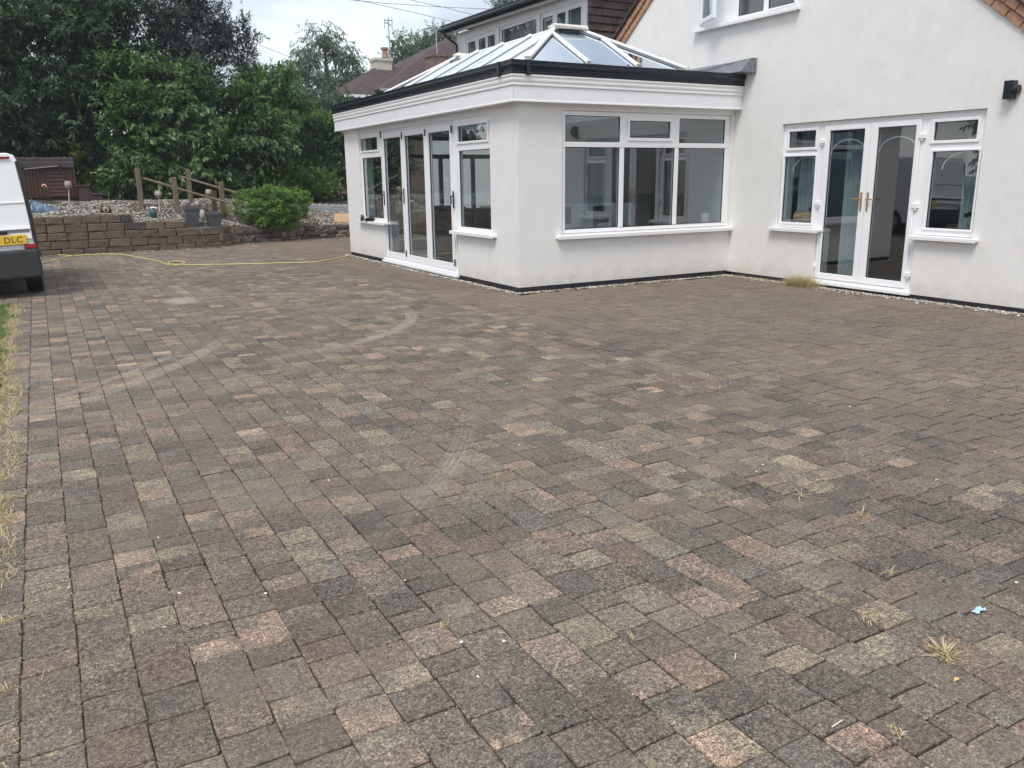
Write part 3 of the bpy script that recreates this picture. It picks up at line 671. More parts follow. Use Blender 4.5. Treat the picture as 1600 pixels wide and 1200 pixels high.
v = thing('vase', 'round glass vase on a stand at the left end of the breakfast bar', 'vase', (1.3, 2.45, 1.1))
b = MB(); b.lathe((1.3, 2.45, 1.101), [(0.06, 0), (0.11, 0.05), (0.15, 0.14), (0.13, 0.24), (0.09, 0.28)], 18); b.build('bowl', mat('vase_cream', (0.55, 0.50, 0.40), 0.3), v, smooth=True)
b = MB(); b.lathe((1.3, 2.45, 1.382), [(0.04, 0), (0.09, 0.05), (0.10, 0.12), (0.06, 0.19)], 14); b.build('globe', mat('pearl', (0.85, 0.85, 0.86), 0.15), v, smooth=True)
pt = thing('candle_pot', 'small white pot with wire loop, inside right end of three-light window', 'pot', (3.5, 0.17, 0.80))
b = MB(); b.lathe((3.50, 0.17, 0.842), [(0.062, 0), (0.066, 0.14), (0.055, 0.14)], 16); b.build('pot', mat('pot_white', (0.80, 0.79, 0.75), 0.4), pt, smooth=False)
b = MB(); b.tube([(3.50 + 0.035 * math.cos(t), 0.17, 1.035 + 0.055 * math.sin(t)) for t in np.linspace(0, 6.28, 14)], 0.004, 5); b.build('loop', M_STEEL, pt)
dr = thing('deer_ornament', 'small dark stag figurine on the inside sill of the far left window', 'ornament', (0.2, 5.45, 0.83))
b = MB(); b.tube([(0.2, 5.47, 0.84), (0.2, 5.47, 0.95)], 0.012, 6); b.tube([(0.2, 5.56, 0.84), (0.2, 5.56, 0.95)], 0.012, 6); b.tube([(0.2, 5.44, 0.99), (0.2, 5.58, 0.97)], [0.035, 0.03], 8); b.tube([(0.2, 5.45, 1.0), (0.2, 5.40, 1.10)], [0.025, 0.018], 8)
for s_ in (-1, 1): b.tube([(0.2, 5.40, 1.11), (0.2 + s_ * 0.03, 5.40, 1.18), (0.2 + s_ * 0.05, 5.38, 1.24)], 0.004, 5)
b.build('figure', M_WOODD, dr)
# blinds and inner door on the back wall
M_CURT = mat('curtain', (0.66, 0.68, 0.67), 0.9, 0.05, 3)
b = MB(); b.box(W - 0.06, W - 0.01, 4.0, 6.3, 0.08, 2.3)
for a in (4.05, 4.8, 5.55): b.box(W - 0.075, W - 0.0605, a + 0.1, a + 0.65, 0.2, 2.15)
b.build('inner_door', M_CURT, org)
mg = mat('inner_frame_grey', (0.16, 0.17, 0.18), 0.5)
for xa, xb, za, zb in ((0.5, 3.65, 1.98, 2.07), (0.5, 0.58, 0.281, 1.979), (1.30, 1.38, 0.281, 1.979), (2.08, 2.16, 0.281, 1.979), (2.87, 2.95, 0.281, 1.979), (3.57, 3.65, 0.281, 1.979), (0.5, 3.65, 2.36, 2.439)):
    mb = MB(); mb.box(xa, xb, YL - 0.12, YL - 0.05, za, zb); mb.build('rear_frame', mg, org)

# ================================================================== HOUSE
hs_ = thing('house', 'white rendered gabled house with French doors and a flat-roofed dormer', 'house', (W, -1.0, 0))
GL = lambda y: 4.13 - 0.78 * (y - 2.51)      # left rake (inner edge of verge bricks)
GR = lambda y: 3.245 + 0.78 * (y + 4.04)
holesH = [(-4.0, -0.97, 0.02, 2.262), (-1.07, 0.90, 3.84, 5.1), (0.9, 3.6, 0.1, 2.2)]
mb = MB()
grid(mb, 'H', -5.3, 4.75, 0.06, 6.6, [(-1.70, -0.97, 0.80, 2.268), (-3.26, -1.70, 0.06, 2.268), (-4.0, -3.26, 0.80, 2.268), (-1.07, 0.90, 3.835, 5.1), (1.0, 3.4, 0.1, 2.2)], -0.3, 0.0)
me = bpy.data.meshes.new('gable_wall'); me.from_pydata(mb.v, [], mb.f); bm = bmesh.new(); bm.from_mesh(me); bmesh.ops.recalc_face_normals(bm, faces=bm.faces)
for sgn in (1, -1):
    y0 = 2.51 if sgn == 1 else -4.04; z0 = 4.13 if sgn == 1 else 3.245
    no = Vector((0, 0.78 * sgn, 1)).normalized()
    g_ = bm.verts[:] + bm.edges[:] + bm.faces[:]
    bmesh.ops.bisect_plane(bm, geom=g_, plane_co=Vector((W, y0, z0)), plane_no=no, clear_outer=True)
bm.to_mesh(me); bm.free(); me.materials.append(M_RENDER)
gw = link('wall', me, hs_)
for a_, b_ in ((-5.3, -3.27), (-1.69, -0.10)):
    mb = MB(); wbox(mb, 'H', a_, b_, -0.14, 0.0595, -0.12, -0.006); mb.build('plinth', M_PLINTH, hs_)
mb = MB(); wbox(mb, 'H', -3.27, -1.69, -0.14, 0.04, -0.2, -0.02); mb.build('plinth', M_PLINTH, hs_)
dh = -0.055
window(hs_, 'H', (-1.70, -0.93, 0.812, 2.262), [(-1.60, -1.115, 1.926, 2.154, 0.035), (-1.625, -1.06, 0.885, 1.81, 0.025)], dh, sill=(-1.80, -0.88, 0.765, 0.803, 0.085))
window(hs_, 'H', (-4.05, -3.262, 0.812, 2.262), [(-3.918, -3.37, 1.935, 2.15, 0.035), (-3.975, -3.385, 0.90, 1.81, 0.025)], dh, sill=(-4.09, -3.215, 0.765, 0.803, 0.085))
def french():
    a0, z0 = adj('H', -3.262, 0.09, dh); a1, z1 = adj('H', -1.70, 2.262, dh)
    fr_ = MB(); grid(fr_, 'H', a0, a1, 0.065, z1, [(a0 + 0.055, a1 - 0.055, 0.115, z1 - 0.06)], dh - 0.07, dh); door = fr_.build('french_doors', M_UPVC, hs_, bevel=0.004)
    th = MB(); wbox(th, 'H', -3.28, -1.72, 0.045, 0.085, -0.12, 0.06); wbox(th, 'H', -3.27, -1.73, 0.0855, 0.105, -0.12, 0.02); th.build('threshold', M_UPVC, door, bevel=0.004)
    mid = adj('H', -2.488, 1, dh)[0]
    gl = [(adj('H', -3.14, 1, dh)[0], adj('H', -2.596, 1, dh)[0]), (adj('H', -2.40, 1, dh)[0], adj('H', -1.84, 1, dh)[0])]
    for i, (b0, b1) in enumerate(((a0 + 0.057, mid - 0.003), (mid + 0.003, a1 - 0.057))):
        g0, g1 = gl[i]
        lf = MB(); grid(lf, 'H', b0, b1, 0.118, z1 - 0.062, [(g0, g1, 0.20, 2.135)], dh - 0.05, dh + 0.022); lf.build('door_leaf', M_UPVC, door, bevel=0.005)
        p = MB(); wbox(p, 'H', g0 + .001, g1 - .001, 0.201, 2.134, dh - 0.03, dh - 0.01); p.build('pane', M_GLASS, door)
        gk = MB(); ring(gk, 'H', g0 + .001, g1 - .001, 0.201, 2.134, 0.008, dh - 0.0099, dh); gk.build('gasket', M_BLACK, door)
        ar = MB(); c_ = (g0 + g1) / 2; rr = (g1 - g0) / 2 - 0.005
        ar.tube([(W - dh + 0.04, c_ + rr * math.cos(t), 1.83 + 0.18 * math.sin(t)) for t in np.linspace(0, math.pi, 15)], 0.008, 5); ar.build('arched_bar', M_UPVC, door)
        hy = mid + (0.05 if i else -0.05); h = MB(); wbox(h, 'H', hy - 0.014, hy + 0.014, 1.08, 1.32, dh + 0.023, dh + 0.032); xx = W - dh - 0.06
        h.tube([(W - dh - 0.03, hy, 1.23), (xx, hy, 1.23)], 0.01, 8); h.tube([(xx, hy, 1.23), (xx, hy + (0.12 if i else -0.12), 1.235)], [0.011, 0.007], 8); h.build('handle', M_BRASS, door)
    for yy in (a0 + 0.03, a1 - 0.03):
        for z_ in (0.30, 1.16, 2.0):
            h = MB(); wbox(h, 'H', yy - 0.045, yy + 0.045, z_ - 0.028, z_ + 0.028, dh + 0.001, dh + 0.036); wbox(h, 'H', yy - 0.018, yy + 0.018, z_ - 0.055, z_ - 0.0285, dh + 0.001, dh + 0.03); h.build('hinge', M_UPVC, door, bevel=0.004)
french()
for yc, hw in ((-1.40, 0.27), (-3.75, 0.29)):
    ar = MB(); ar.tube([(W + 0.10, yc + hw * math.cos(t), 1.60 + 0.2 * math.sin(t)) for t in np.linspace(0, math.pi, 15)], 0.006, 5); ar.build('arched_bar', M_UPVC, hs_)
# upstairs window
UW = window(hs_, 'H', (-1.12, 0.84, 3.84, 5.06), [(-1.05, -0.55, 3.875, 5.02, 0.02), (-0.46, 0.05, 3.875, 5.02)], -0.055, sill=(-1.16, 0.97, 3.775, 3.825, 0.09))
# open casement at the left light
cas = MB(); cas_p = MB()
hx, hy = W - 0.01, 0.83; ang = R(22)
dirv = Vector((-math.sin(ang), -math.cos(ang), 0)); nrm = Vector((-math.cos(ang), math.sin(ang), 0)); p0 = Vector((hx, hy, 3.87))
def cmap(a, d, z): return tuple(p0 + dirv * a + nrm * d + Vector((0, 0, z)))
grid(cas, cmap, 0, 0.62, 0, 1.15, [(0.07, 0.55, 0.07, 1.08)], 0.0, 0.05); cas.build('casement', M_UPVC, UW, bevel=0.006)
grid(cas_p, cmap, 0.071, 0.549, 0.071, 1.079, [], 0.015, 0.03); cas_p.build('pane', M_GLASS, UW)
# verge bricks along both rakes
def verge(sgn):
    y0, z0 = (2.51, 4.13) if sgn == 1 else (-4.04, 3.245)
    dvec = Vector((0, -0.78 * sgn * -1, -1)) ; dvec = Vector((0, sgn, -0.78)).normalized(); up_ = Vector((0, 0.78 * sgn, 1)).normalized()
    yap = -0.197; apex = Vector((0, yap, 0)); apex.z = z0 - 0.78 * sgn * (yap - y0)
    L = 6.3
    def row(off, h, ln, d0, d1, ph, m_, nm):
        t = ph
        while t < L:
            l_ = ln * random.uniform(0.94, 1.04); a = apex + dvec * (t + 0.005) + up_ * off; b_ = apex + dvec * (t + l_ - 0.005) + up_ * off
            j = random.uniform(-0.003, 0.003); P = []
            for d in (d0, d1 + j):
                P += [Vector((W - d, a.y, a.z)), Vector((W - d, b_.y, b_.z)), Vector((W - d, b_.y, b_.z)) + up_ * (h - 0.008), Vector((W - d, a.y, a.z)) + up_ * (h - 0.008)]
            mm = MB(); mm.hexa(P); mm.build(nm, m_, hs_, bevel=0.006); t += l_
    row(0.0, 0.105, 0.225, -0.05, 0.035, 0.02, M_BRICK, 'brick')
    row(0.107, 0.10, 0.165, -0.05, 0.065, 0.11, M_BRICK, 'brick')
    row(0.215, 0.035, 0.17, -0.5, 0.12, 0.05, M_TILE, 'verge_tile')
    # roof slope behind
    mm = MB(); a = apex + up_ * 0.12; b_ = apex + dvec * (L + 0.1) + up_ * 0.12
    P = [Vector((W + 0.05, a.y, a.z)), Vector((W + 0.05, b_.y, b_.z)), Vector((W + 9, b_.y, b_.z)), Vector((W + 9, a.y, a.z))]
    mm.hexa(P + [q + up_ * 0.13 for q in P]); mm.build('roof_slope', M_TILE, hs_)
verge(1); verge(-1)
# rear and inner walls of the house (dark rooms)
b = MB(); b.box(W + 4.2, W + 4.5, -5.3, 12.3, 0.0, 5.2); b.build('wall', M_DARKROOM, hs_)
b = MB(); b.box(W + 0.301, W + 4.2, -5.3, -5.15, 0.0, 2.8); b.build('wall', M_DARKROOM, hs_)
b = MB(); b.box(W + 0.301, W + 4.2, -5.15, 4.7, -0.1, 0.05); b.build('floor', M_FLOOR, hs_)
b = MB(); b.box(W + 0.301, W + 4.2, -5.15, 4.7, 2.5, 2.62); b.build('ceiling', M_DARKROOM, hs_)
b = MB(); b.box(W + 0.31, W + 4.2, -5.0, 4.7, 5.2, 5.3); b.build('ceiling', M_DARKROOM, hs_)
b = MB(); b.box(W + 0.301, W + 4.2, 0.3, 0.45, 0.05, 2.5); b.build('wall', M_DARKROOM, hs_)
def curtain(x, y0, y1, z0, z1, nfold, lab, obj_mat=M_CURT):
    mb = MB(); n = nfold * 6; 
    for i in range(n + 1):
        yy = y0 + (y1 - y0) * i / n; xx = x + 0.035 * math.sin(i / n * nfold * 2 * math.pi)
        mb.v += [(xx, yy, z0), (xx, yy, z1), (xx + 0.01, yy, z0), (xx + 0.01, yy, z1)]
    for i in range(n):
        a = i * 4; mb.f += [(a, a + 4, a + 5, a + 1), (a + 2, a + 3, a + 7, a + 6)]
    o = mb.build('curtain', obj_mat, None, smooth=True); props(o, lab, 'curtain'); return o
curtain(W + 0.42, -3.98, -3.55, 0.5, 2.2, 5, 'white pleated curtain behind the right side window of the French doors')
curtain(W + 0.42, -1.30, -0.98, 0.5, 2.2, 4, 'white pleated curtain behind the left side window of the French doors')
curtain(W + 0.42, -2.05, -1.80, 0.06, 2.2, 3, 'long white curtain behind the left leaf of the French doors')
br = thing('barrel_ornament', 'small wooden barrel with a dark figure on top, inside left side window', 'ornament', (W + 0.17, -1.4, 0.87))
b = MB(); b.tube([(W + 0.17, -1.68, 0.965), (W + 0.17, -1.45, 0.965), (W + 0.17, -1.2, 0.965)], [0.075, 0.092, 0.075], 16); b.build('barrel', mat('barrel_wood', (0.40, 0.27, 0.16), 0.7, 0.3, 9), br)
b = MB(); b.lathe((W + 0.17, -1.48, 1.06), [(0.06, 0), (0.045, 0.03), (0.02, 0.06), (0.032, 0.09), (0.025, 0.12), (0.005, 0.135)], 12); b.build('figure', M_BLACK, br, smooth=True)
fl_ = thing('dried_flowers', 'dark dried flower heads standing on the inside sill of the right side window', 'ornament', (W + 0.17, -3.8, 0.85))
b = MB()
for dy, hh in ((-0.05, 0.17), (0.0, 0.20), (0.04, 0.18)): b.tube([(W + 0.17, -3.84, 0.86), (W + 0.17, -3.84 + dy, 0.86 + hh)], 0.003, 5); b.lathe((W + 0.17, -3.84 + dy, 0.85 + hh), [(0.01, 0), (0.035, 0.02), (0.03, 0.05), (0.005, 0.055)], 8)
b.build('flower_heads', M_BLACK, fl_)
wl = thing('wall_lamp', 'black box-shaped up-down wall lamp on the white gable wall', 'wall lamp', (W, -4.26, 2.43))
b = MB(); wbox(b, 'H', -4.31, -4.21, 2.34, 2.535, 0.001, 0.10); b.build('housing', M_BLACKPL, wl, bevel=0.004)
b = MB(); b.tube([(W - 0.05, -4.312, 2.44), (W - 0.05, -4.36, 2.44)], [0.055, 0.045], 14); b.build('sensor', M_BLACK, wl)
b = MB(); wbox(b, 'H', 1.86, 2.06, 3.40, 3.545, 0.001, 0.06); b.build('air_vent', M_BLACKPL, hs_, bevel=0.004)
# ---- dormer
DB = 3.9
mb = MB(); dn = -0.0
dl = [(5.92, 6.44), (6.56, 6.90), (7.06, 7.52), (7.80, 9.49), (9.82, 10.23), (10.37, 10.75), (10.91, 11.37)]
grid(mb, 'D', 5.72, 12.05, DB, 5.42, [(5.84, 11.5, 4.15, 5.22)], -0.25, 0.0); mb.build('dormer_front', M_UPVC, hs_)
dm = glass_mat('dormer_glass', (0.82, 0.86, 0.86), 0.22, 1.2)
window(hs_, 'D', (5.80, 11.52, 4.12, 5.22), [(a, b_, 4.30, 5.10 if (b_ - a) < 1 else 5.14) + ((0.05,) if i in (0, 2, 6, 4) else ()) for i, (a, b_) in enumerate(dl)], -0.03, name='dormer_window', glass=dm)
for yy in (7.66, 9.65):
    b = MB(); wbox(b, 'D', yy - 0.05, yy + 0.05, DB, 5.22, 0.0015, 0.04); b.build('post_cover', M_UPVC, hs_, bevel=0.004)
# flat roof with black fascia, slightly tilted
P = []
for y_, z_ in ((5.3, 5.34), (12.35, 5.44)): P.append((y_, z_))
(ya, za), (yb, zb) = P
def slab(x0, x1, dz0, dz1, m_, nm, bev=0.004, y0=ya, y1=yb):
    z_0 = za + (zb - za) * (y0 - ya) / (yb - ya); z_1 = za + (zb - za) * (y1 - ya) / (yb - ya)
    b = MB(); b.hexa([(x0, y0, z_0 + dz0), (x1, y0, z_0 + dz0), (x1, y1, z_1 + dz0), (x0, y1, z_1 + dz0), (x0, y0, z_0 + dz1), (x1, y0, z_0 + dz1), (x1, y1, z_1 + dz1), (x0, y1, z_1 + dz1)]); return b.build(nm, m_, hs_, bevel=bev)
slab(4.72, 4.93, 0.0, 0.03, M_FLAT, 'soffit'); slab(4.66, 4.718, -0.01, 0.16, M_BLACKPL, 'fascia'); slab(4.56, 4.658, 0.03, 0.12, M_BLACKPL, 'gutter', 0.02)
slab(4.64, 9.5, 0.165, 0.20, mat('roof_felt', (0.06, 0.065, 0.07)), 'roof_deck')
b = MB(); b.tube([(4.61, 12.1, 5.42), (4.7, 12.0, 5.30), (4.93, 11.93, 5.12), (4.93, 11.93, 4.0)], 0.034, 10); b.build('downpipe', M_BLACKPL, hs_)
b = MB(); b.box(DX + 0.255, 9.4, 5.745, 12.04, 3.6, 5.325); b.build('dormer_body', M_CURT, hs_)
# tile-hung cheek
zrow = 4.0; r_ = 0
while zrow < 5.36:
    xx = DX + 0.02 - (0.08 if r_ % 2 else 0)
    while xx < DX + 2.7:
        a = max(xx, DX + 0.02) + 0.003; b_ = xx + 0.165 - 0.003
        if b_ - a > 0.03:
            t_ = MB(); o1 = random.uniform(0, 0.006); zt = min(zrow + 0.18, 5.37)
            t_.hexa([(a, 5.70 - 0.022 - o1, zrow), (b_, 5.70 - 0.022 - o1, zrow), (b_, 5.735, zrow), (a, 5.735, zrow), (a, 5.722, zt), (b_, 5.722, zt), (b_, 5.736, zt), (a, 5.736, zt)])
            t_.build('hung_tile', M_SHING, hs_)
        xx += 0.165
    zrow += 0.152; r_ += 1
b = MB(); b.box(DX + 0.0, DX + 2.75, 5.737, 5.74, 3.9, 5.4); b.build('cheek_board', M_WOODD, hs_)
# lower roof in front of dormer + rest of the house body
b = MB(); b.hexa([(4.0, 4.76, 3.05), (5.0, 4.76, 3.85), (5.0, 12.3, 3.85), (4.0, 12.3, 3.05), (4.0, 4.76, 3.17), (5.0, 4.76, 3.97), (5.0, 12.3, 3.97), (4.0, 12.3, 3.17)]); b.build('roof_slope', M_TILE, hs_)
b = MB(); b.box(4.17, 8.37, 7.25, 12.1, 0, 3.05); b.build('wall', M_RENDER, hs_)
#PART2
# ================================================================== GARDEN TERRACE
def lerp(a, b, t): return a + (b - a) * max(0, min(1, t))
def bed_z(x, y):
    fy = wall_front_y(x) + 0.22
    if x < -3.82: f = 0.83
    elif x < -2.66: f = 0.63
    elif x < -1.5: f = 0.44
    else: f = lerp(0.44, 0.30, (x + 1.5) / 1.5)
    back = 1.05 if x < -1 else lerp(1.05, 0.78, (x + 1) / 3)
    t = (y - fy) / (2.2 if x < -1 else 3.0)
    return lerp(f, back, t) + (0.10 * max(0, min(1, (y - 15) / 4)))
mb = MB(); xs = np.arange(-14, 9.01, 0.25); ys_n = 40
for x in xs:
    y0 = wall_front_y(x) + 0.10
    for j in range(ys_n + 1):
        y = y0 + (60 - y0) * (max(0, j - 1) / (ys_n - 1)) ** 3
        zz = bed_z(x, y) + 0.02 * math.sin(x * 5.1 + y * 3.3) + 0.015 * math.sin(y * 7.7 - x * 2) if y < 40 else 1.15
        if j == 0: zz = -0.1
        mb.v.append((x, y, zz))
for i in range(len(xs) - 1):
    for j in range(ys_n):
        a = i * (ys_n + 1) + j; mb.f.append((a, a + ys_n + 1, a + ys_n + 2, a + 1))
mb.build('garden_bed', M_SOIL, None, smooth=True, kind='structure')
g = MB(); g.box(-104, -14, 11.0, 144, -0.1, 1.0); g.box(9, 109, 14, 144, -0.1, 1.0); g.box(-14, 9, 60, 144, -0.1, 1.12); g.build('terrain', mat('rough_grass', (0.06, 0.085, 0.03), 0.95, 0.4, 1.0), None, kind='structure')

def stones(name, label, pts, size, parent=None, seed=3, cols=None, kind='stuff', flat=0.6):
    r = np.random.default_rng(seed); n = len(pts)
    base = np.array([(1, 0, 0), (0, 1, 0), (-1, 0, 0), (0, -1, 0), (0.1, 0, 0.9), (0, 0.1, -0.7), (0.7, 0.7, 0.35), (-0.7, 0.6, 0.4), (-0.6, -0.7, 0.3), (0.65, -0.7, 0.42)], float)
    F0 = np.array([(4, 6, 7), (4, 7, 8), (4, 8, 9), (4, 9, 6), (6, 0, 1), (6, 1, 7), (7, 1, 2), (7, 2, 8), (8, 2, 3), (8, 3, 9), (9, 3, 0), (9, 0, 6)])
    k = len(base); V = np.repeat(base[None], n, 0) * (1 + r.normal(0, .15, (n, k, 1)))
    s_ = size * r.uniform(0.55, 1.35, (n, 1, 1)); asp = np.stack([r.uniform(.8, 1.4, n), r.uniform(.6, 1.1, n), r.uniform(.45, .8, n) * flat / .6], 1)[:, None, :]
    V = V * s_ * asp; th = r.uniform(0, 6.28, n); c, s2 = np.cos(th), np.sin(th)
    X = V[..., 0] * c[:, None] - V[..., 1] * s2[:, None]; Y = V[..., 0] * s2[:, None] + V[..., 1] * c[:, None]
    til = r.normal(0, .35, n); V = np.stack([X, Y * np.cos(til)[:, None] - V[..., 2] * np.sin(til)[:, None], Y * np.sin(til)[:, None] + V[..., 2] * np.cos(til)[:, None]], -1) + np.asarray(pts)[:, None, :]
    F = F0[None] + (np.arange(n) * k)[:, None, None]
    cols = cols or [(0.44, 0.41, 0.36), (0.30, 0.27, 0.235), (0.56, 0.54, 0.50), (0.20, 0.165, 0.135), (0.32, 0.255, 0.195), (0.20, 0.19, 0.185)]
    C = np.array(cols)[r.integers(0, len(cols), n)] * r.uniform(.75, 1.2, (n, 1)); T = np.repeat(C[:, None], k, 1)
    o = np_mesh(name, V.reshape(-1, 3), F.reshape(-1, 3), M_TINT, parent, T.reshape(-1, 3), kind=kind)
    if label: o['label'] = label
    return o
def tint_mat(name='tinted', rough=0.8, nscale=30):
    m = bpy.data.materials.new(name); m.use_nodes = True; t = m.node_tree; b = t.nodes['Principled BSDF']; b.inputs['Roughness'].default_value = rough
    at = N('ShaderNodeAttribute', t); at.attribute_name = 'tint'
    n1 = N('ShaderNodeTexNoise', t); n1.inputs['Scale'].default_value = nscale; g_ = N('ShaderNodeNewGeometry', t); t.links.new(g_.outputs['Position'], n1.inputs['Vector'])
    r = N('ShaderNodeValToRGB', t); r.color_ramp.elements[0].color = (.65, .65, .65, 1); r.color_ramp.elements[1].color = (1.2, 1.2, 1.2, 1); r.color_ramp.elements[0].position = .35; r.color_ramp.elements[1].position = .65
    t.links.new(n1.outputs[0], r.inputs[0]); mx = N('ShaderNodeMixRGB', t); mx.blend_type = 'MULTIPLY'; mx.inputs[0].default_value = 1
    t.links.new(at.outputs['Color'], mx.inputs[1]); t.links.new(r.outputs[0], mx.inputs[2]); t.links.new(mx.outputs[0], b.inputs['Base Color']); return m
M_TINT = tint_mat()
P = []
for _ in range(26000):
    x = random.uniform(-6.8, 3.2); fy = wall_front_y(x) + 0.16; y = fy + random.random() ** 1.3 * (3.4 if x < -1.2 else 2.9)
    if x < -1.5 and random.random() < 0.0: continue
    P.append((x, y, bed_z(x, y) + 0.02 * math.sin(x * 5.1 + y * 3.3) + 0.015 * math.sin(y * 7.7 - x * 2) + random.uniform(-0.004, 0.022)))
stones('gravel', 'pale mixed gravel covering the raised garden bed', P, 0.024, seed=5)
# gravel margins along the building foot
P = []
for _ in range(2600):
    a = random.uniform(-0.1, YL + .1); P.append((-0.02 - abs(random.gauss(0, 0.045)), a, 0.003))
for _ in range(1500):
    a = random.uniform(-0.1, W); P.append((a, -0.02 - abs(random.gauss(0, 0.045)), 0.003))
for _ in range(3000):
    a = random.uniform(-5.3, 0); P.append((W - 0.02 - abs(random.gauss(0, 0.075)), a, 0.004))
stones('gravel', 'thin line of white gravel along the foot of the walls', P, 0.016, seed=6, cols=[(0.50, 0.48, 0.44), (0.60, 0.58, 0.54), (0.30, 0.26, 0.21), (0.20, 0.16, 0.12), (0.40, 0.34, 0.27)])
P = []
for _ in range(1500):
    x = random.uniform(-6.2, 2.4); P.append((x, wall_front_y(x) - abs(random.gauss(0, 0.16)) - 0.02, 0.004))
stones('debris', 'soil and small stones along the foot of the garden wall', P, 0.014, seed=8, cols=[(0.13, 0.08, 0.05), (0.20, 0.12, 0.075), (0.45, 0.42, 0.38), (0.09, 0.06, 0.045)])
P = []
for _ in range(700):
    x = random.uniform(-6, 3.6); y = random.uniform(-9.3, 8) if random.random() < .6 else random.uniform(-9, -2)
    if x > -0.1 and y > -0.1: continue
    P.append((x, y, 0.004))
stones('grit', 'small pale stone chips scattered over the paving', P, 0.0045, seed=9, cols=[(0.62, 0.58, 0.50), (0.40, 0.32, 0.22), (0.70, 0.68, 0.64), (0.10, 0.08, 0.06)])
# larger white pebbles that can be seen one by one
peb = mat('pebble_white', (0.66, 0.64, 0.60), 0.6, 0.1, 20)
def pebble(p, r): 
    m_ = MB(); m_.lathe((0, 0, 0), [(r * .5, 0), (r, r * .35), (r * .9, r * .7), (r * .35, r)], 9); return m_
PEB = [(415, 928, 'white pebble in the paving joint left of centre near the bottom'), (280, 928, 'white pebble lying on the paving near the lower left'), (787, 1003, 'white pebble beside a dried weed tuft at the bottom centre'), (1588, 911, 'white pebble near the right edge of the paving'), (1192, 727, 'white pebble right of centre on the open paving'), (721, 1004, 'small pale pebble just left of the bottom centre tuft')]
for u, v, lab in PEB:
    q = at_z(u, v, 0.001); o = pebble(q, 0.0065).build('pebble', peb, None, jit=0.0015); o.location = q; props(o, lab, 'pebble')

# ---- retaining wall of tumbled blocks
rw = thing('retaining_wall', 'stepped garden retaining wall of tumbled brown walling blocks', 'garden wall', (-4, 11.3, 0))
CH = 0.168
def path_pt(s_):   # arc-length along the wall face from the left
    pts = [(-7.6, 11.15), (-5.3, 11.15), (-2.15, 11.28), (-1.78, 11.42), (-1.55, 11.75)]
    for (a, b), (c, d) in zip(pts, pts[1:]):
        L = math.hypot(c - a, d - b)
        if s_ <= L: return (a + (c - a) * s_ / L, b + (d - b) * s_ / L, math.atan2(d - b, c - a))
        s_ -= L
    return None
TOT = sum(math.hypot(c - a, d - b) for (a, b), (c, d) in zip([(-7.6, 11.15), (-5.3, 11.15), (-2.15, 11.28), (-1.78, 11.42)], [(-5.3, 11.15), (-2.15, 11.28), (-1.78, 11.42), (-1.55, 11.75)]))
ends = {0: TOT, 1: TOT, 2: TOT, 3: 7.6 - 2.68, 4: 7.6 - 3.86}
for r_ in range(5):
    s_ = 0.1 + (0.17 if r_ % 2 else 0.0); z0 = -0.05 + r_ * (CH + 0.012)
    while s_ < ends[r_] - 0.05:
        ln = random.choice((0.36, 0.40, 0.42, 0.46)) if random.random() < .9 else 0.56
        if s_ + ln > ends[r_] - 0.12: ln = ends[r_] - s_
        q = path_pt(s_ + ln / 2)
        if q is None: break
        bx_, by_, th = q; off = -0.012 * r_ + random.uniform(-0.012, 0.008)
        m_ = MB(); m_.box(-ln / 2 + 0.007, ln / 2 - 0.007, 0 , 0.22, 0, CH)
        o = m_.build('block', M_BLOCK[random.choices((0, 1, 2, 3), (4, 3, 3, 0.4 + (r_ == 4) * 5))[0]], rw, bevel=random.uniform(0.014, 0.024), seg=2, jit=0.009)
        ox, oy = -math.sin(th) * -off, math.cos(th) * -off
        o.location = Vector((bx_ + ox, by_ + oy + 0.0, z0)) - wloc(rw); o.rotation_euler = (random.gauss(0, .008), random.gauss(0, .006), th + random.gauss(0, 0.012))
        s_ += ln
m_ = MB(); m_.box(-7.6, -1.9, 11.42, 11.5, -0.1, 0.40); m_.box(-7.6, -3.85, 11.50, 11.55, -0.1, 0.75); 
# ---- low rubble wall
rb = thing('rubble_wall', 'low dry-stone edging of rough mixed stones right of the block wall', 'garden wall', (0, 12.3, 0))
for r_ in range(3):
    x = -1.68 + random.uniform(0, .1)
    while x < 3.4:
        ln = random.uniform(0.13, 0.36); h = random.uniform(0.10, 0.15); y = wall_front_y(x + ln / 2) + 0.02 * r_ + random.uniform(-.02, .03)
        m_ = MB(); m_.box(-ln / 2, ln / 2, 0, 0.2, 0, h); o = m_.build('stone', random.choice(M_RUBBLE), rb, bevel=0.022, seg=1, jit=0.016)
        o.location = Vector((x + ln / 2, y, -0.03 + r_ * 0.125)) - wloc(rb); o.rotation_euler = (random.gauss(0, .06), random.gauss(0, .08), 0.25 + random.gauss(0, .12)); x += ln * 0.97
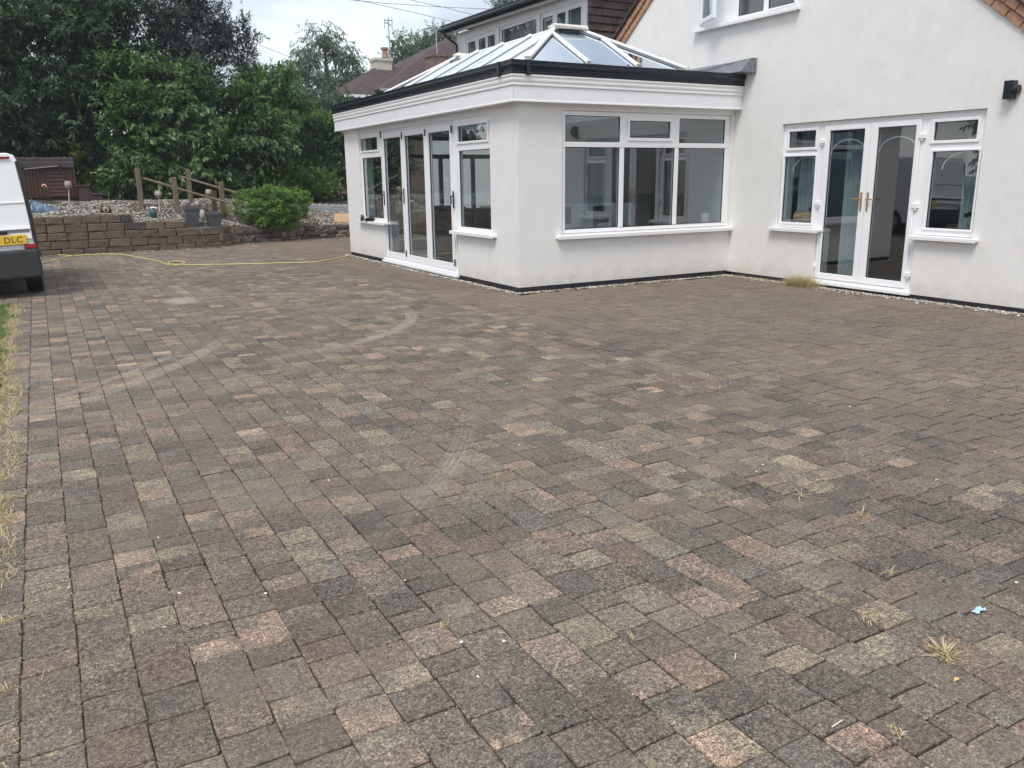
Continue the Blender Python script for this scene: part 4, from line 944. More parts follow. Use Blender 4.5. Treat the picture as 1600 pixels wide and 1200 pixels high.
# ---- timber sleepers
def sleeper(lab, x0, x1, y, z, h=0.12, dz=0.0):
    m_ = MB(); m_.hexa([(x0, y, z), (x1, y, z + dz), (x1, y + 0.2, z + dz), (x0, y + 0.2, z), (x0, y, z + h), (x1, y, z + dz + h), (x1, y + .2, z + dz + h), (x0, y + .2, z + h)])
    o = m_.build('timber_sleeper', M_SLEEP, None, bevel=0.012, jit=0.006); props(o, lab, 'sleeper'); return o
pA, pB = at_y(20, 312, 13.9), at_y(205, 321, 13.9)
sleeper('long dark timber sleeper edging the gravel in front of the hot tub', pA.x, pB.x, 13.9, pA.z - 0.11, 0.12, pB.z - pA.z)
pA, pB = at_y(205, 318, 14.1), at_y(300, 320, 14.1)
sleeper('brown timber sleeper running behind the first tall post', pA.x, pB.x, 14.1, pA.z - 0.1, 0.12, pB.z - pA.z)
for u0, u1, v_, y_, lab in ((238, 305, 323, 13.3, 'upper timber step between the two railing posts'), (248, 300, 332, 12.8, 'lower timber step between the two railing posts')):
    a, b = at_y(u0, v_, y_), at_y(u1, v_, y_); sleeper(lab, a.x, b.x, y_, a.z - 0.13, 0.13, b.z - a.z)
# ---- post and rail handrails
def post(parent, u, vt, vb, y, wpx=8, m_=M_WOOD, lean=0.0):
    t_ = at_y(u[0], vt, y); b_ = at_y(u[1], vb, y); w_ = 0.115
    mm = MB(); mm.beam((b_.x, b_.y, b_.z - 0.25), (t_.x, t_.y, t_.z), w_, w_, up=(0, 1, 0)); return mm.build('post', m_, parent, bevel=0.012, jit=0.003)
def rail(parent, a, b, y0, y1):
    A = at_y(a[0], a[1], y0); B = at_y(b[0], b[1], y1); mm = MB(); mm.tube([A, (A + B) / 2 + Vector((0, 0, -0.008)), B], 0.03, 8); return mm.build('rail', M_WOOD, parent)
h1 = thing('handrail', 'front post-and-rail handrail of weathered timber sloping down behind the gravel', 'handrail', (-3.0, 12.7, 0.8), 'garden handrails')
post(h1, (214.5, 222), 263, 331, 13.0); post(h1, (271, 279.5), 277, 341, 12.3); rail(h1, (219, 277), (360, 318), 13.05, 12.2)
h2 = thing('handrail', 'rear post-and-rail handrail of weathered timber ending in the clipped bush', 'handrail', (-1.8, 13.2, 0.9), 'garden handrails')
post(h2, (293, 299), 265, 322, 13.6); post(h2, (344.5, 350.5), 284, 340, 12.8); post(h2, (391, 393), 296, 330, 12.75, m_=M_WOODD); rail(h2, (283, 276), (402, 310), 13.66, 12.66)
pp = thing('garden_post', 'short dark brown timber post in front of the rear handrail', 'post', (-1.7, 12.7, 0.8)); post(pp, (334, 335.5), 298, 333, 12.6, m_=M_WOODD)
# ---- planters
def planter(lab, u, vt, vb, y, wt, wb):
    t_ = at_y(u, vt, y); b_ = at_y(u, vb, y); h = t_.z - b_.z; p = thing('planter', lab, 'planter', b_, 'grey square planters')
    def fr_(z0, z1, w0, w1, mm): return mm.hexa([(b_.x + sx_ * w_ / 2, b_.y + sy_ * w_ / 2, b_.z + z) for z, w_ in ((z0, w0), (z1, w1)) for sx_, sy_ in ((-1, -1), (1, -1), (1, 1), (-1, 1))])
    mm = MB(); fr_(0, h * 0.80, wb, wt * 0.93, mm); mm.build('pot', M_ZINC, p, bevel=0.008)
    mm = MB(); fr_(h * 0.801, h, wt * 1.0, wt * 1.03, mm); mm.build('rim', M_ZINC, p, bevel=0.008)
    mm = MB(); fr_(h * 1.001, h * 1.03, wt * .9, wt * .9, mm); mm.build('soil', M_SOIL, p); return p, t_
p1, t1 = planter('taller dark grey square planter standing on the end of the block wall', 302, 322, 355, 11.62, 0.34, 0.22)
p2, t2 = planter('shorter dark grey square planter right of the taller one', 335.5, 332, 355, 11.62, 0.36, 0.25)
# ---- solar lamps, ornaments
M_LGL = mat('crackle_glass', (0.30, 0.27, 0.22), 0.25, 0.4, 40, 0.6, 60); M_STAKE = mat('stake_pale', (0.50, 0.42, 0.34), 0.6, 0.2, 10)
def solar(lab, u, vt, vb, y):
    t_ = at_y(u[0], vt, y); b_ = at_y(u[1], vb, y); s_ = thing('solar_lamp', lab, 'solar lamp', b_, 'globe solar lamps on stakes')
    mm = MB(); mm.tube([b_ - Vector((0, 0, .05)), t_ - Vector((0, 0, 0.17))], 0.013, 7); mm.build('stake', M_STAKE, s_)
    mm = MB(); mm.lathe(t_ - Vector((0, 0, 0.19)), [(0.018, 0), (0.055, 0.03), (0.082, 0.09), (0.085, 0.12), (0.066, 0.175)], 16); mm.build('globe', M_LGL, s_, smooth=True)
    mm = MB(); mm.lathe(t_ - Vector((0, 0, 0.014)), [(0.068, 0), (0.07, 0.006), (0.05, 0.016)], 16); mm.build('lid', M_STAKE, s_)
    mm = MB(); mm.lathe(t_ - Vector((0, 0.088, 0.10)), [(0.006, 0), (0.014, 0.006), (0.012, 0.018), (0.004, 0.022)], 8); mm.build('bulb', mat('bulb', (0.85, 0.8, 0.7), 0.2), s_)
solar('globe solar lamp on a stake in front of the brown hot tub', (105.5, 108), 283, 322, 13.3)
solar('globe solar lamp on a stake between the two front handrail posts', (246.5, 250), 298, 334, 12.4)
solar('globe solar lamp on a stake beside the short dark post', (325.5, 326.5), 296, 326, 12.9)
solar('low globe solar lamp peeping over the taller planter', (307.5, 308), 314, 330, 12.6)
solar('low globe solar lamp beside the clipped bush', (367, 368), 311, 326, 13.0)
def lumps(name, lab, cat, u, v, y, parts):
    b_ = at_y(u, v, y); s_ = thing(name, lab, cat, b_)
    for nm, (dx, dz, rx, rz), m_ in parts:
        mm = MB(); mm.lathe((b_.x + dx, b_.y - 0.02 * len(nm) % .03, b_.z + dz), [(rx * .55, 0), (rx * .95, rz * .35), (rx, rz), (rx * .8, rz * 1.6), (rx * .25, rz * 2)], 12); mm.build(nm, m_, s_, smooth=True)
    return s_, b_
dk = mat('dark_iron', (0.035, 0.022, 0.016), 0.6, 0.4, 20); yl = mat('ornament_tan', (0.42, 0.34, 0.19), 0.6, 0.3, 20); gn = mat('glaze_green', (0.02, 0.085, 0.075), 0.3, 0.5, 20)
s_, b_ = lumps('owl_ornament', 'squat dark ornament with pale round belly on the gravel behind the block wall', 'ornament', 165.5, 333, 12.0, [('body', (0, 0.0, 0.125, 0.085), dk)])
mm = MB(); mm.tube([(b_.x, b_.y - 0.135, b_.z + 0.085), (b_.x, b_.y - 0.09, b_.z + 0.085)], [0.062, 0.075], 14); mm.build('belly', yl, s_)
for sx_ in (-1, 1):
    mm = MB(); mm.tube([(b_.x + sx_ * .05, b_.y, b_.z + 0.15), (b_.x + sx_ * .075, b_.y, b_.z + 0.2), (b_.x + sx_ * .05, b_.y, b_.z + 0.23), (b_.x + sx_ * .02, b_.y, b_.z + 0.2)], 0.012, 6); mm.build('ear', dk, s_)
s_, b_ = lumps('owl_ornament', 'glazed green owl-shaped pot with a white flower on the gravel', 'ornament', 240, 341, 12.0, [('body', (0, 0.0, 0.085, 0.12), gn)])
for dx, dz in ((0, .24), (.05, .225), (-.03, .23)):
    mm = MB(); mm.lathe((b_.x + dx + .01, b_.y - .05, b_.z + dz), [(0.01, 0), (0.035, 0.01), (0.03, 0.03), (0.008, 0.035)], 9); mm.build('flower', mat('petal_white', (0.8, 0.8, 0.72), 0.6), s_, jit=0.005)
s_, b_ = lumps('stone_figure', 'small pale weathered stone figure between the two grey planters', 'ornament', 317.5, 343, 12.1, [('figure', (0, 0.0, 0.075, 0.12), mat('pale_stone', (0.42, 0.40, 0.33), 0.9, 0.3, 15, 0.6))])
tp, bt = at_y(69.5, 290, 13.4), at_y(79, 316, 13.4)
fm = thing('garden_stake', 'thin leaning stake with a curled pink and white tip by the hot tub', 'garden stake', bt)
mm = MB(); mm.tube([bt, tp + (bt - tp) * .06], 0.008, 6); mm.build('stick', M_WOODD, fm)
mm = MB(); mm.tube([tp + Vector((-.06, 0, -.02)), tp + Vector((-.03, 0, .02)), tp + Vector((.01, 0, .015)), tp + Vector((.05, 0, -.04))], [0.012, 0.022, 0.022, 0.012], 8); mm.build('tip', mat('pink_tip', (0.75, 0.42, 0.36), 0.5, 0.3, 20), fm)
# crumpled blue sheet
a = at_y(44, 306, 12.6); b_ = at_y(90, 324, 12.2)
mm = MB(); nx, ny = 26, 10; r3 = np.random.default_rng(4)
for i in range(nx + 1):
    for j in range(ny + 1):
        t = i / nx; wd_ = 0.22 * (1 - 0.75 * t); x = lerp(a.x - .1, b_.x + .02, t); y = 12.4 + (j / ny - .5) * wd_ * 2.2; hump = math.sin(math.pi * j / ny)
        mm.v.append((x, y, bed_z(x, y) + 0.01 + hump * (0.25 * (1 - t) ** 1.1 + 0.05) * (0.85 + 0.3 * r3.random()) + r3.normal(0, .008)))
for i in range(nx):
    for j in range(ny): q = i * (ny + 1) + j; mm.f.append((q, q + ny + 1, q + ny + 2, q + 1))
o = mm.build('plastic_sheet', mat('blue_sheet', (0.10, 0.17, 0.24), 0.4, 0.9, 7, 0.6, 20, dirt=((0.10, 0.20, 0.42), 4, 0.6)), None); props(o, 'crumpled grey-blue plastic sheet lying on the gravel behind the van', 'plastic sheet')
# orange slab and grey boards right of the bush
a = at_y(523, 347, 13.2); mm = MB(); mm.add([(a.x, 13.2, a.z - .02), (a.x + .5, 13.1, a.z - .05), (a.x + .7, 13.9, a.z + .16), (a.x + .22, 14.0, a.z + .17), (a.x, 13.2, a.z + .02), (a.x + .5, 13.1, a.z - .01), (a.x + .7, 13.9, a.z + .2), (a.x + .22, 14.0, a.z + .21)], [(3, 2, 1, 0), (4, 5, 6, 7), (0, 1, 5, 4), (1, 2, 6, 5), (2, 3, 7, 6), (3, 0, 4, 7)])
o = mm.build('sandstone_slab', mat('orange_stone', (0.42, 0.27, 0.16), 0.8, 0.2, 8), None, bevel=0.01); props(o, 'orange-brown flat stone on the gravel beside the orangery corner', 'stone slab')
gb = thing('stacked_boards', 'low stack of long grey boards behind the gravel beside the orangery', 'boards', (1.5, 15, .8))
for i in range(3):
    a, b_ = at_y(474, 320 + i * 3.5, 15.4 - i * .15), at_y(552, 323.5 + i * 3.5, 15.2 - i * .15)
    mm = MB(); mm.beam(a, b_, 0.3, 0.055); mm.build('board', mat('grey_board', (0.30, 0.31, 0.31), 0.8, 0.25, 6, streak=(1, 8, 8)), gb, bevel=0.004)
for i in range(7):
    a = at_y(478 + i * 10, 318.3 + i * .4, 15.3); mm = MB(); mm.beam(a, a + Vector((0.12, 0.1, 0.0)), 0.05, 0.03); mm.build('batten', mat('batten', (0.5, 0.5, 0.48), 0.8), gb)
# ---- hot tub
tl, tr = at_y(28, 247, 16), at_y(115, 247, 16); zb = at_y(80, 314, 16).z
tub = thing('hot_tub', 'brown timber-clad hot tub with a dark folded cover behind the gravel', 'hot tub', ((tl.x + tr.x) / 2, 17, zb))
x0, x1 = tl.x + 0.0, at_y(122, 290, 16).x; zt = tl.z
mm = MB(); mm.box(x0 + .04, x1 - .02, 16.03, 18.0, zb + .06, zt - .24); mm.build('cabinet', M_TUB, tub, bevel=0.03)
x = x0 + .03
while x < x1 - .08:
    if not (at_y(76, 290, 16).x - .02 < x < at_y(104, 290, 16).x - .03):
        mm = MB(); mm.box(x, x + .078, 16.0, 16.028, zb + .08, zt - .26); mm.build('board', M_TUB, tub, bevel=0.005)
    x += .085
xa, xb_ = at_y(76, 290, 16).x, at_y(104, 290, 16).x; z = zb + .12
while z < zt - .32:
    mm = MB(); mm.hexa([(xa, 15.985, z), (xb_, 15.985, z), (xb_, 16.02, z), (xa, 16.02, z), (xa, 16.0, z + .085), (xb_, 16.0, z + .085), (xb_, 16.025, z + .085), (xa, 16.025, z + .085)]); mm.build('louvre_slat', M_TUB, tub, bevel=0.004); z += .098
mm = MB(); mm.box(x0 + .05, x1, 16.05, 18.0, zb - .1, zb + .055); mm.build('base', M_BLACK, tub)
mm = MB(); mm.box(x0 - .06, x1 - .02, 15.94, 18.05, zt - .10, zt + .02); mm.build('cover', M_TUBC, tub, bevel=0.03, seg=2)
mm = MB(); mm.box(x0 - .07, x1 - .03, 15.92, 15.965, zt - .25, zt - .09); mm.build('cover_skirt', M_TUBC, tub, bevel=0.012, jit=0.004)
for sx_ in (at_y(93, 260, 15.9).x,):
    mm = MB(); mm.box(sx_ - .02, sx_ + .02, 15.895, 15.915, zt - .38, zt - .16); mm.build('strap', M_BLACK, tub)
mm = MB(); mm.beam((x0 + .1, 15.905, zt - .28), (sx_, 15.905, zt - .2), .015, .03); mm.build('cover_strap', mat('strap_grey', (.22, .21, .21), .6), tub)
st = thing('tub_steps', 'low plum-brown plastic steps beside the hot tub', 'steps', (at_y(140, 313, 15.6).x, 15.8, zb))
sa, sb, sc2 = at_y(125, 312, 15.6).x, at_y(141, 312, 15.6).x, at_y(161, 312, 15.6).x; zz = at_y(130, 314, 15.6).z; z2 = at_y(130, 289, 15.6).z; z3 = at_y(150, 302, 15.6).z
mm = MB(); mm.box(sa, sb, 15.6, 16.3, zz, z2 - .045); mm.build('upper_riser', M_STEPM, st, bevel=0.012)
mm = MB(); mm.box(sb + .002, sc2, 15.6, 16.3, zz, z3 - .045); mm.build('lower_riser', M_STEPM, st, bevel=0.012)
mm = MB(); mm.box(sa - .03, sb + .03, 15.57, 16.33, z2 - .044, z2); mm.build('tread', M_STEPM, st, bevel=0.01)
mm = MB(); mm.box(sb + .035, sc2 + .03, 15.57, 16.33, z3 - .044, z3); mm.build('tread', M_STEPM, st, bevel=0.01)
# fence panel at far left
fn = thing('wooden_fence', 'grey timber close-board fence just visible above the van', 'fence', (-7, 18.5, 1.1)); x = -9.5
while x < -5.75:
    mm = MB(); mm.box(x, x + .135, 18.5, 18.52, 1.0, 2.95 + random.uniform(-.01, .01)); mm.build('board', mat('fence_grey', (0.13, 0.115, 0.095), .9, .35, 5, .5, 30, streak=(9, 9, 1)), fn); x += .145
mm = MB(); mm.box(-9.5, -5.75, 18.521, 18.58, 2.7, 2.78); mm.build('rail', M_WOOD, fn)

# ---- hose
hp = [at_z(u, v, 0.012) for u, v in ((60, 412), (96, 404), (112, 400), (150, 397.5), (180, 397), (205, 400), (232, 405), (250, 409), (262, 413.5), (276, 414.5), (288, 413), (287, 410.5), (274, 409.5), (263, 411), (268, 414.5), (290, 413.6), (330, 413.4), (400, 412), (450, 410.5), (490, 409.5), (515, 406), (535, 402), (549, 398.5))]
hp = [Vector((p.x, p.y, 0.012 + (0.018 if 9 < i < 15 else 0))) for i, p in enumerate(hp)]
hp2 = []
for i in range(len(hp) - 1):
    p0_, p1_, p2_, p3_ = hp[max(0, i - 1)], hp[i], hp[i + 1], hp[min(len(hp) - 1, i + 2)]
    for t in (0, .25, .5, .75):
        hp2.append(0.5 * ((2 * p1_) + (p2_ - p0_) * t + (2 * p0_ - 5 * p1_ + 4 * p2_ - p3_) * t * t + (3 * p1_ - p0_ - 3 * p2_ + p3_) * t ** 3))
mm = MB(); mm.tube(hp2 + [hp[-1]], 0.013, 6); o = mm.build('garden_hose', M_HOSE, None, smooth=True); props(o, 'yellow garden hose with one loop snaking across the paving', 'hose')
hq = [at_z(u, v, 0.014) for u, v in ((80, 397), (98, 398.5), (112, 399.6))]
mm = MB(); mm.tube(hq, 0.013, 6); o = mm.build('garden_hose', M_HOSE, None, smooth=True); props(o, 'short second run of yellow hose meeting the longer one near the block wall', 'hose')

# ---- shoes on the window sill
def shoe(lab, yc, rot):
    m_ = MB(); prof = [(-0.13, .028, .05), (-0.10, .036, .085), (-.05, .036, .08), (0.0, .038, .06), (.06, .045, .05), (.11, .040, .042), (.14, .02, .03)]; n = 10
    for x, hw, h in prof:
        for k_ in range(n): t = 2 * math.pi * k_ / n; m_.v.append((x, hw * math.cos(t), max(0.0, h * (0.5 + .5 * math.sin(t)))))
    for i in range(len(prof) - 1):
        for k_ in range(n): k2 = (k_ + 1) % n; m_.f.append((i * n + k_, i * n + k2, (i + 1) * n + k2, (i + 1) * n + k_))
    m_.f += [tuple(range(n)), tuple((len(prof) - 1) * n + k_ for k_ in range(n))]
    r_ = thing('shoe', lab, 'shoe', (0, 0, 0), 'pair of black shoes on the sill')
    m_.build('upper', M_BLACK, r_, smooth=True)
    s2 = MB(); s2.poly([(x, hw * 1.06, -0.014) for x, hw, h in prof] + [(x, -hw * 1.06, -0.014) for x, hw, h in prof[::-1]], (0, 0, 0.013)); s2.build('sole', M_BLACK, r_)
    s3 = MB(); s3.tube([(-0.06 + .045 * math.cos(t), .028 * math.sin(t), .083 + .008 * math.cos(t)) for t in np.linspace(0, 6.283, 13)], 0.007, 5); s3.build('collar', M_BLACK, r_)
    r_.location = (-0.045, yc, 0.782); r_.rotation_euler = (0, 0, rot)
shoe('left black slip-on shoe of the pair on the far window sill', 6.22, R(72)); shoe('right black slip-on shoe of the pair on the far window sill', 5.80, R(105))

# ---- van
van = thing('parked_van', 'white panel van seen from behind at the left edge with a yellow number plate', 'van', (0, 0, 0))
def vsec(z):   # right edge x (local, van centre 0) per height
    return {0.30: 0.93, 0.75: 0.945, 1.05: 0.944, 1.30: 0.935, 1.6: 0.922, 1.85: 0.905, 1.93: 0.885, 1.965: 0.80}[z]
zsn = [0.30, 0.75, 1.05, 1.30, 1.6, 1.85, 1.93, 1.965]
lean = lambda z: 0.0 if z < 0.75 else (z - 0.75) * 0.10
m_ = MB(); ysl = [0.06, 1.6, 3.2, 3.9]
for y in ysl:
    for sgn in (1, -1):
        for z in (zsn if sgn == 1 else zsn[::-1]):
            zz_ = z if y < 3.5 else 0.3 + (z - .3) * .45; m_.v.append((sgn * vsec(z) * (1 if y < 3.5 else .92), y + (lean(z) if y < 1 else 0), zz_))
n = len(zsn) * 2
for i in range(len(ysl) - 1):
    for k_ in range(n): k2 = (k_ + 1) % n; m_.f.append((i * n + k_, i * n + k2, (i + 1) * n + k2, (i + 1) * n + k_))
m_.f += [tuple(range(n)), tuple((len(ysl) - 1) * n + k_ for k_ in range(n))]
m_.build('body', M_VAN, van, bevel=0.012)
# rear door skin: rows with a raised waist crease
rows = [(0.80, 0.90, 0), (0.901, 0.935, 0), (0.9355, 0.99, 0.028), (0.991, 1.29, 0.0), (1.2905, 1.325, 0.014), (1.3255, 1.86, 0.0)]
def ex(z):
    for a, b in zip(zsn, zsn[1:]):
        if a <= z <= b: return lerp(vsec(a), vsec(b), (z - a) / (b - a))
for side in (1, -1):
    m_ = MB()
    for z0_, z1_, o_ in rows:
        e0, e1 = ex(z0_) - 0.025, ex(z1_) - 0.025; y0_, y1_ = 0.06 + lean(z0_) - 0.028 - o_, 0.06 + lean(z1_) - 0.028 - o_ * .6
        P = [(0.004, y0_), (e0, y0_), (e0, y0_ + .025 + o_), (0.004, y0_ + .025 + o_)]; Q = [(0.004, y1_), (e1, y1_), (e1, y1_ + .025 + o_), (0.004, y1_ + .025 + o_)]
        m_.hexa([(side * x, y, z0_) for x, y in P] + [(side * x, y, z1_) for x, y in Q])
    m_.build('rear_door', M_VAN, van, bevel=0.004)
    m_ = MB(); m_.tube([(side * (ex(z) + 0.004), 0.05 + lean(z), z) for z in (0.5, .75, 1.05, 1.3, 1.6, 1.85)], 0.024, 8); m_.build('door_seal', M_BLACK, van)
m_ = MB(); m_.box(0.50, 0.83, 0.118, 0.158, 1.882, 1.915); m_.build('brake_light', mat('brake_red', (0.22, 0.012, 0.02), 0.2), van, bevel=0.004)
gs = mat('recess_grey', (0.28, 0.28, 0.29), .5)
m_ = MB(); m_.box(-0.85, 0.90, 0.045, 0.062, 0.885, 0.933); m_.build('trim_strip', gs, van)
for xx in (0.53, 0.30): m_ = MB(); m_.box(xx, xx + .10, 0.015, 0.05, 0.880, 0.925); m_.build('plate_lamp', M_BLACK, van, bevel=0.006)
m_ = MB(); m_.box(0.31, 0.845, 0.018, 0.031, 0.735, 0.865); pl_ = m_.build('number_plate', mat('plate_yellow', (0.78, 0.50, 0.045), .35, .06), van, bevel=0.003)
cu = bpy.data.curves.new('plate_text', 'FONT'); cu.body = "7 DLC"; cu.size = 0.112; cu.extrude = 0.001; cu.align_x = 'RIGHT'; cu.space_character = 1.12
to = bpy.data.objects.new('plate_text', cu); sc.collection.objects.link(to); bpy.context.view_layer.update()
dg = bpy.context.evaluated_depsgraph_get(); tm = bpy.data.meshes.new_from_object(to.evaluated_get(dg)); bpy.data.objects.remove(to)
tm.materials.clear(); tm.materials.append(M_BLACK); to = link('lettering', tm, pl_); to.location = (0.80, 0.0165, 0.762); to.rotation_euler = (R(90), 0, 0)
m_ = MB(); m_.box(-0.955, 0.955, -0.06, 0.07, 0.27, 0.66); m_.build('bumper', mat('bumper_grey', (0.03, 0.03, 0.032), .55), van, bevel=0.03, seg=2)
for sx_ in (-1, 1):
    m_ = MB(); m_.box(min(sx_ * .955, sx_ * .80), max(sx_ * .955, sx_ * .80), 0.02, 0.16, 0.665, 0.732); m_.build('reflector', mat('lamp_red', (0.3, 0.02, 0.02), .2), van, bevel=0.01)
    for yy in (0.75, 3.0):
        m_ = MB(); m_.tube([(sx_ * 0.94, yy, 0.32), (sx_ * 0.72, yy, 0.32)], 0.32, 24); wh = m_.build('wheel', M_BLACK, van, bevel=0.015)
        m_ = MB(); m_.tube([(sx_ * 0.945, yy, 0.32), (sx_ * 0.935, yy, 0.32)], 0.19, 20); m_.build('hub', M_STEEL, wh)
VR = at_x(60, 373, 0)  # aligned below
vz = 0.85; q = at_z(57, 368, vz)
van.rotation_euler = (0, R(-2.2), R(0)); van.location = (q.x - 0.94, q.y - 0.1, -0.02)

# ================================================================== FOLIAGE
def leaf_mat(name, ramp_cols, rough=0.38, trans=0.25, spec=0.5):
    m = bpy.data.materials.new(name); m.use_nodes = True; t = m.node_tree; b = t.nodes['Principled BSDF']; o = t.nodes['Material Output']
    b.inputs['Roughness'].default_value = rough; b.inputs['Specular IOR Level'].default_value = spec
    at = N('ShaderNodeAttribute', t); at.attribute_name = 'tint'; sp = N('ShaderNodeSeparateColor', t); t.links.new(at.outputs['Color'], sp.inputs[0])
    r = N('ShaderNodeValToRGB', t); e = r.color_ramp.elements; e[0].position = ramp_cols[0][0]; e[0].color = (*ramp_cols[0][1], 1); e[1].position = ramp_cols[-1][0]; e[1].color = (*ramp_cols[-1][1], 1)
    for p, c in ramp_cols[1:-1]: x = e.new(p); x.color = (*c, 1)
    t.links.new(sp.outputs[0], r.inputs[0]); t.links.new(r.outputs[0], b.inputs['Base Color'])
    tr = N('ShaderNodeBsdfTranslucent', t); br_ = N('ShaderNodeMixRGB', t); br_.blend_type = 'MULTIPLY'; br_.inputs[0].default_value = 1; br_.inputs[2].default_value = (1.5, 1.7, 0.8, 1)
    t.links.new(r.outputs[0], br_.inputs[1]); t.links.new(br_.outputs[0], tr.inputs[0])
    mx = N('ShaderNodeMixShader', t); mx.inputs[0].default_value = trans; t.links.new(b.outputs[0], mx.inputs[1]); t.links.new(tr.outputs[0], mx.inputs[2]); t.links.new(mx.outputs[0], o.inputs[0]); return m
def unit(a): return a / np.maximum(np.linalg.norm(a, axis=-1, keepdims=True), 1e-9)
def foliage(name, m, parent, clumps, nshoot, lps, L, Wd, seed=1, droop=0.5, spread=0.9, shell=0.55, shoot_len=0.22, up=0.35, tipbright=0.35, kind=None, hang=0.0, simple=False, zmin=None, jag=0.2, sub=0, sig=.24):
    """clumps: rows (cx,cy,cz,rx,ry,rz[,weight])"""
    r = np.random.default_rng(seed); C = np.array([list(c) + [1.0] * (7 - len(c)) for c in clumps], float)
    wts = C[:, 6] * (C[:, 3] * C[:, 4] * C[:, 5]) ** (2 / 3); wts /= wts.sum()
    ci = r.choice(len(C), nshoot, p=wts); d = unit(r.normal(size=(nshoot, 3)))
    rad = shell + (1 - shell) * r.random(nshoot) ** 0.7
    # ragged outline
    jit = 1 + jag * np.sin(d[:, 0] * 7 + ci * 1.7) * np.sin(d[:, 1] * 6 + ci) + jag * .6 * np.sin(d[:, 2] * 11 + ci * 3.1) + r.normal(0, .06, nshoot)
    base = C[ci, :3] + d * C[ci, 3:6] * (rad * jit)[:, None]
    if sub:
        kc = r.integers(0, sub, nshoot); base = base[kc] + r.normal(0, sig, (nshoot, 3)) * np.array([1.15, .8, .6]); d = d[kc]; ci = ci[kc]
    inner = r.random(nshoot) < (0.2 if sub else 0.12); base[inner] = C[ci[inner], :3] + d[inner] * C[ci[inner], 3:6] * (r.random(inner.sum()) ** .5)[:, None] * .6
    ax = unit(d + np.array([0, 0, up]) + r.normal(0, 0.35, (nshoot, 3)) + np.array([0, 0, -hang]))
    sl = shoot_len * r.uniform(.6, 1.3, nshoot); stint = r.random(nshoot)
    n = nshoot * lps; ai = np.repeat(np.arange(nshoot), lps); j = np.tile(np.arange(lps), nshoot) / max(1, lps - 1)
    A = ax[ai]; ref = np.where(np.abs(A[:, 2:3]) < .9, np.array([[0, 0, 1.]]), np.array([[1., 0, 0]])); s1 = unit(np.cross(A, ref)); s2 = np.cross(A, s1)
    phi = j * lps * 2.4 + r.normal(0, .4, n) + ai * 1.3
    side = s1 * np.cos(phi)[:, None] + s2 * np.sin(phi)[:, None]
    P = base[ai] + A * ((j - .4) * sl[ai])[:, None]
    sp = spread * (1.15 - .75 * j) + r.normal(0, .12, n)
    D = unit(A * np.cos(sp)[:, None] + side * np.sin(sp)[:, None] + np.array([0, 0, -1.]) * (droop * (1.1 - .5 * j) * r.uniform(.4, 1.2, n))[:, None])
    wv = unit(np.cross(D, unit(A + np.array([0, 0, .6]) + r.normal(0, .25, (n, 3))))); nr = np.cross(wv, D); nr *= np.sign(nr[:, 2:3] + 1e-6)
    ll = L * r.uniform(.6, 1.15, n); ww = Wd * r.uniform(.75, 1.2, n)
    tip = P + D * ll[:, None] - nr * (ll * .12)[:, None]; mid = P + D * (ll * .48)[:, None] + nr * (ll * .04)[:, None]
    fold = nr * (ww * .22)[:, None]
    ml = mid + wv * (ww / 2)[:, None] + fold; mr = mid - wv * (ww / 2)[:, None] + fold
    tv = np.clip(.42 * stint[ai] + .30 * r.random(n) + tipbright * j ** 2 * (stint[ai] > .35), 0, 1)
    if simple:
        V = np.stack([P, ml, tip, mr], 1); F = np.array([[0, 1, 2, 3]])[None] + (np.arange(n) * 4)[:, None, None]; k_ = 4
        F = F.reshape(-1, 4)
    else:
        V = np.stack([P, ml, tip, mr, mid], 1); F0 = np.array([[0, 4, 1], [0, 3, 4], [1, 4, 2], [4, 3, 2]]); F = (F0[None] + (np.arange(n) * 5)[:, None, None]).reshape(-1, 3); k_ = 5
    T = np.repeat(np.stack([tv, r.random(n), stint[ai]], 1)[:, None], k_, 1)
    if zmin is not None: V[..., 2] = np.maximum(V[..., 2], zmin)
    return np_mesh(name, V.reshape(-1, 3), F, m, parent, T.reshape(-1, 3), kind=kind)
def trunk(parent, base, pts, r0, r1, limbs=(), m_=M_BARK, name='trunk'):
    mm = MB(); P = [Vector(base)] + [Vector(p) for p in pts]; n = len(P); mm.tube(P, [r0 + (r1 - r0) * i / (n - 1) for i in range(n)], 8)
    for a, b, ra in limbs:
        A, B = Vector(a), Vector(b); M_ = (A + B) / 2 + Vector((random.uniform(-.1, .1), random.uniform(-.1, .1), .12)); mm.tube([A, M_, B], [ra, ra * .7, ra * .3], 6)
    return mm.build(name, m_, parent, smooth=True)
M_LAUREL = leaf_mat('laurel_leaf', [(0.0, (0.026, 0.054, 0.022)), (.35, (0.055, 0.108, 0.036)), (.65, (0.090, 0.165, 0.055)), (1.0, (0.17, 0.27, 0.08))], .40, .28)
M_LAUREL2 = leaf_mat('dark_laurel_leaf', [(0.0, (0.021, 0.043, 0.027)), (.4, (0.034, 0.068, 0.035)), (.75, (0.058, 0.112, 0.043)), (1.0, (0.115, 0.19, 0.06))], .42, .25)
M_PURP = leaf_mat('purple_leaf', [(0.0, (0.040, 0.042, 0.058)), (.5, (0.068, 0.070, 0.085)), (1.0, (0.085, 0.115, 0.085))], .45, .35)
M_IVY = leaf_mat('ivy_leaf', [(0.0, (0.030, 0.066, 0.034)), (.5, (0.056, 0.118, 0.050)), (1.0, (0.12, 0.21, 0.07))], .42, .28)
M_BOX = leaf_mat('box_leaf', [(0.0, (0.050, 0.105, 0.024)), (.45, (0.105, 0.205, 0.042)), (.8, (0.19, 0.32, 0.07)), (1.0, (0.27, 0.41, 0.10))], .45, .33)
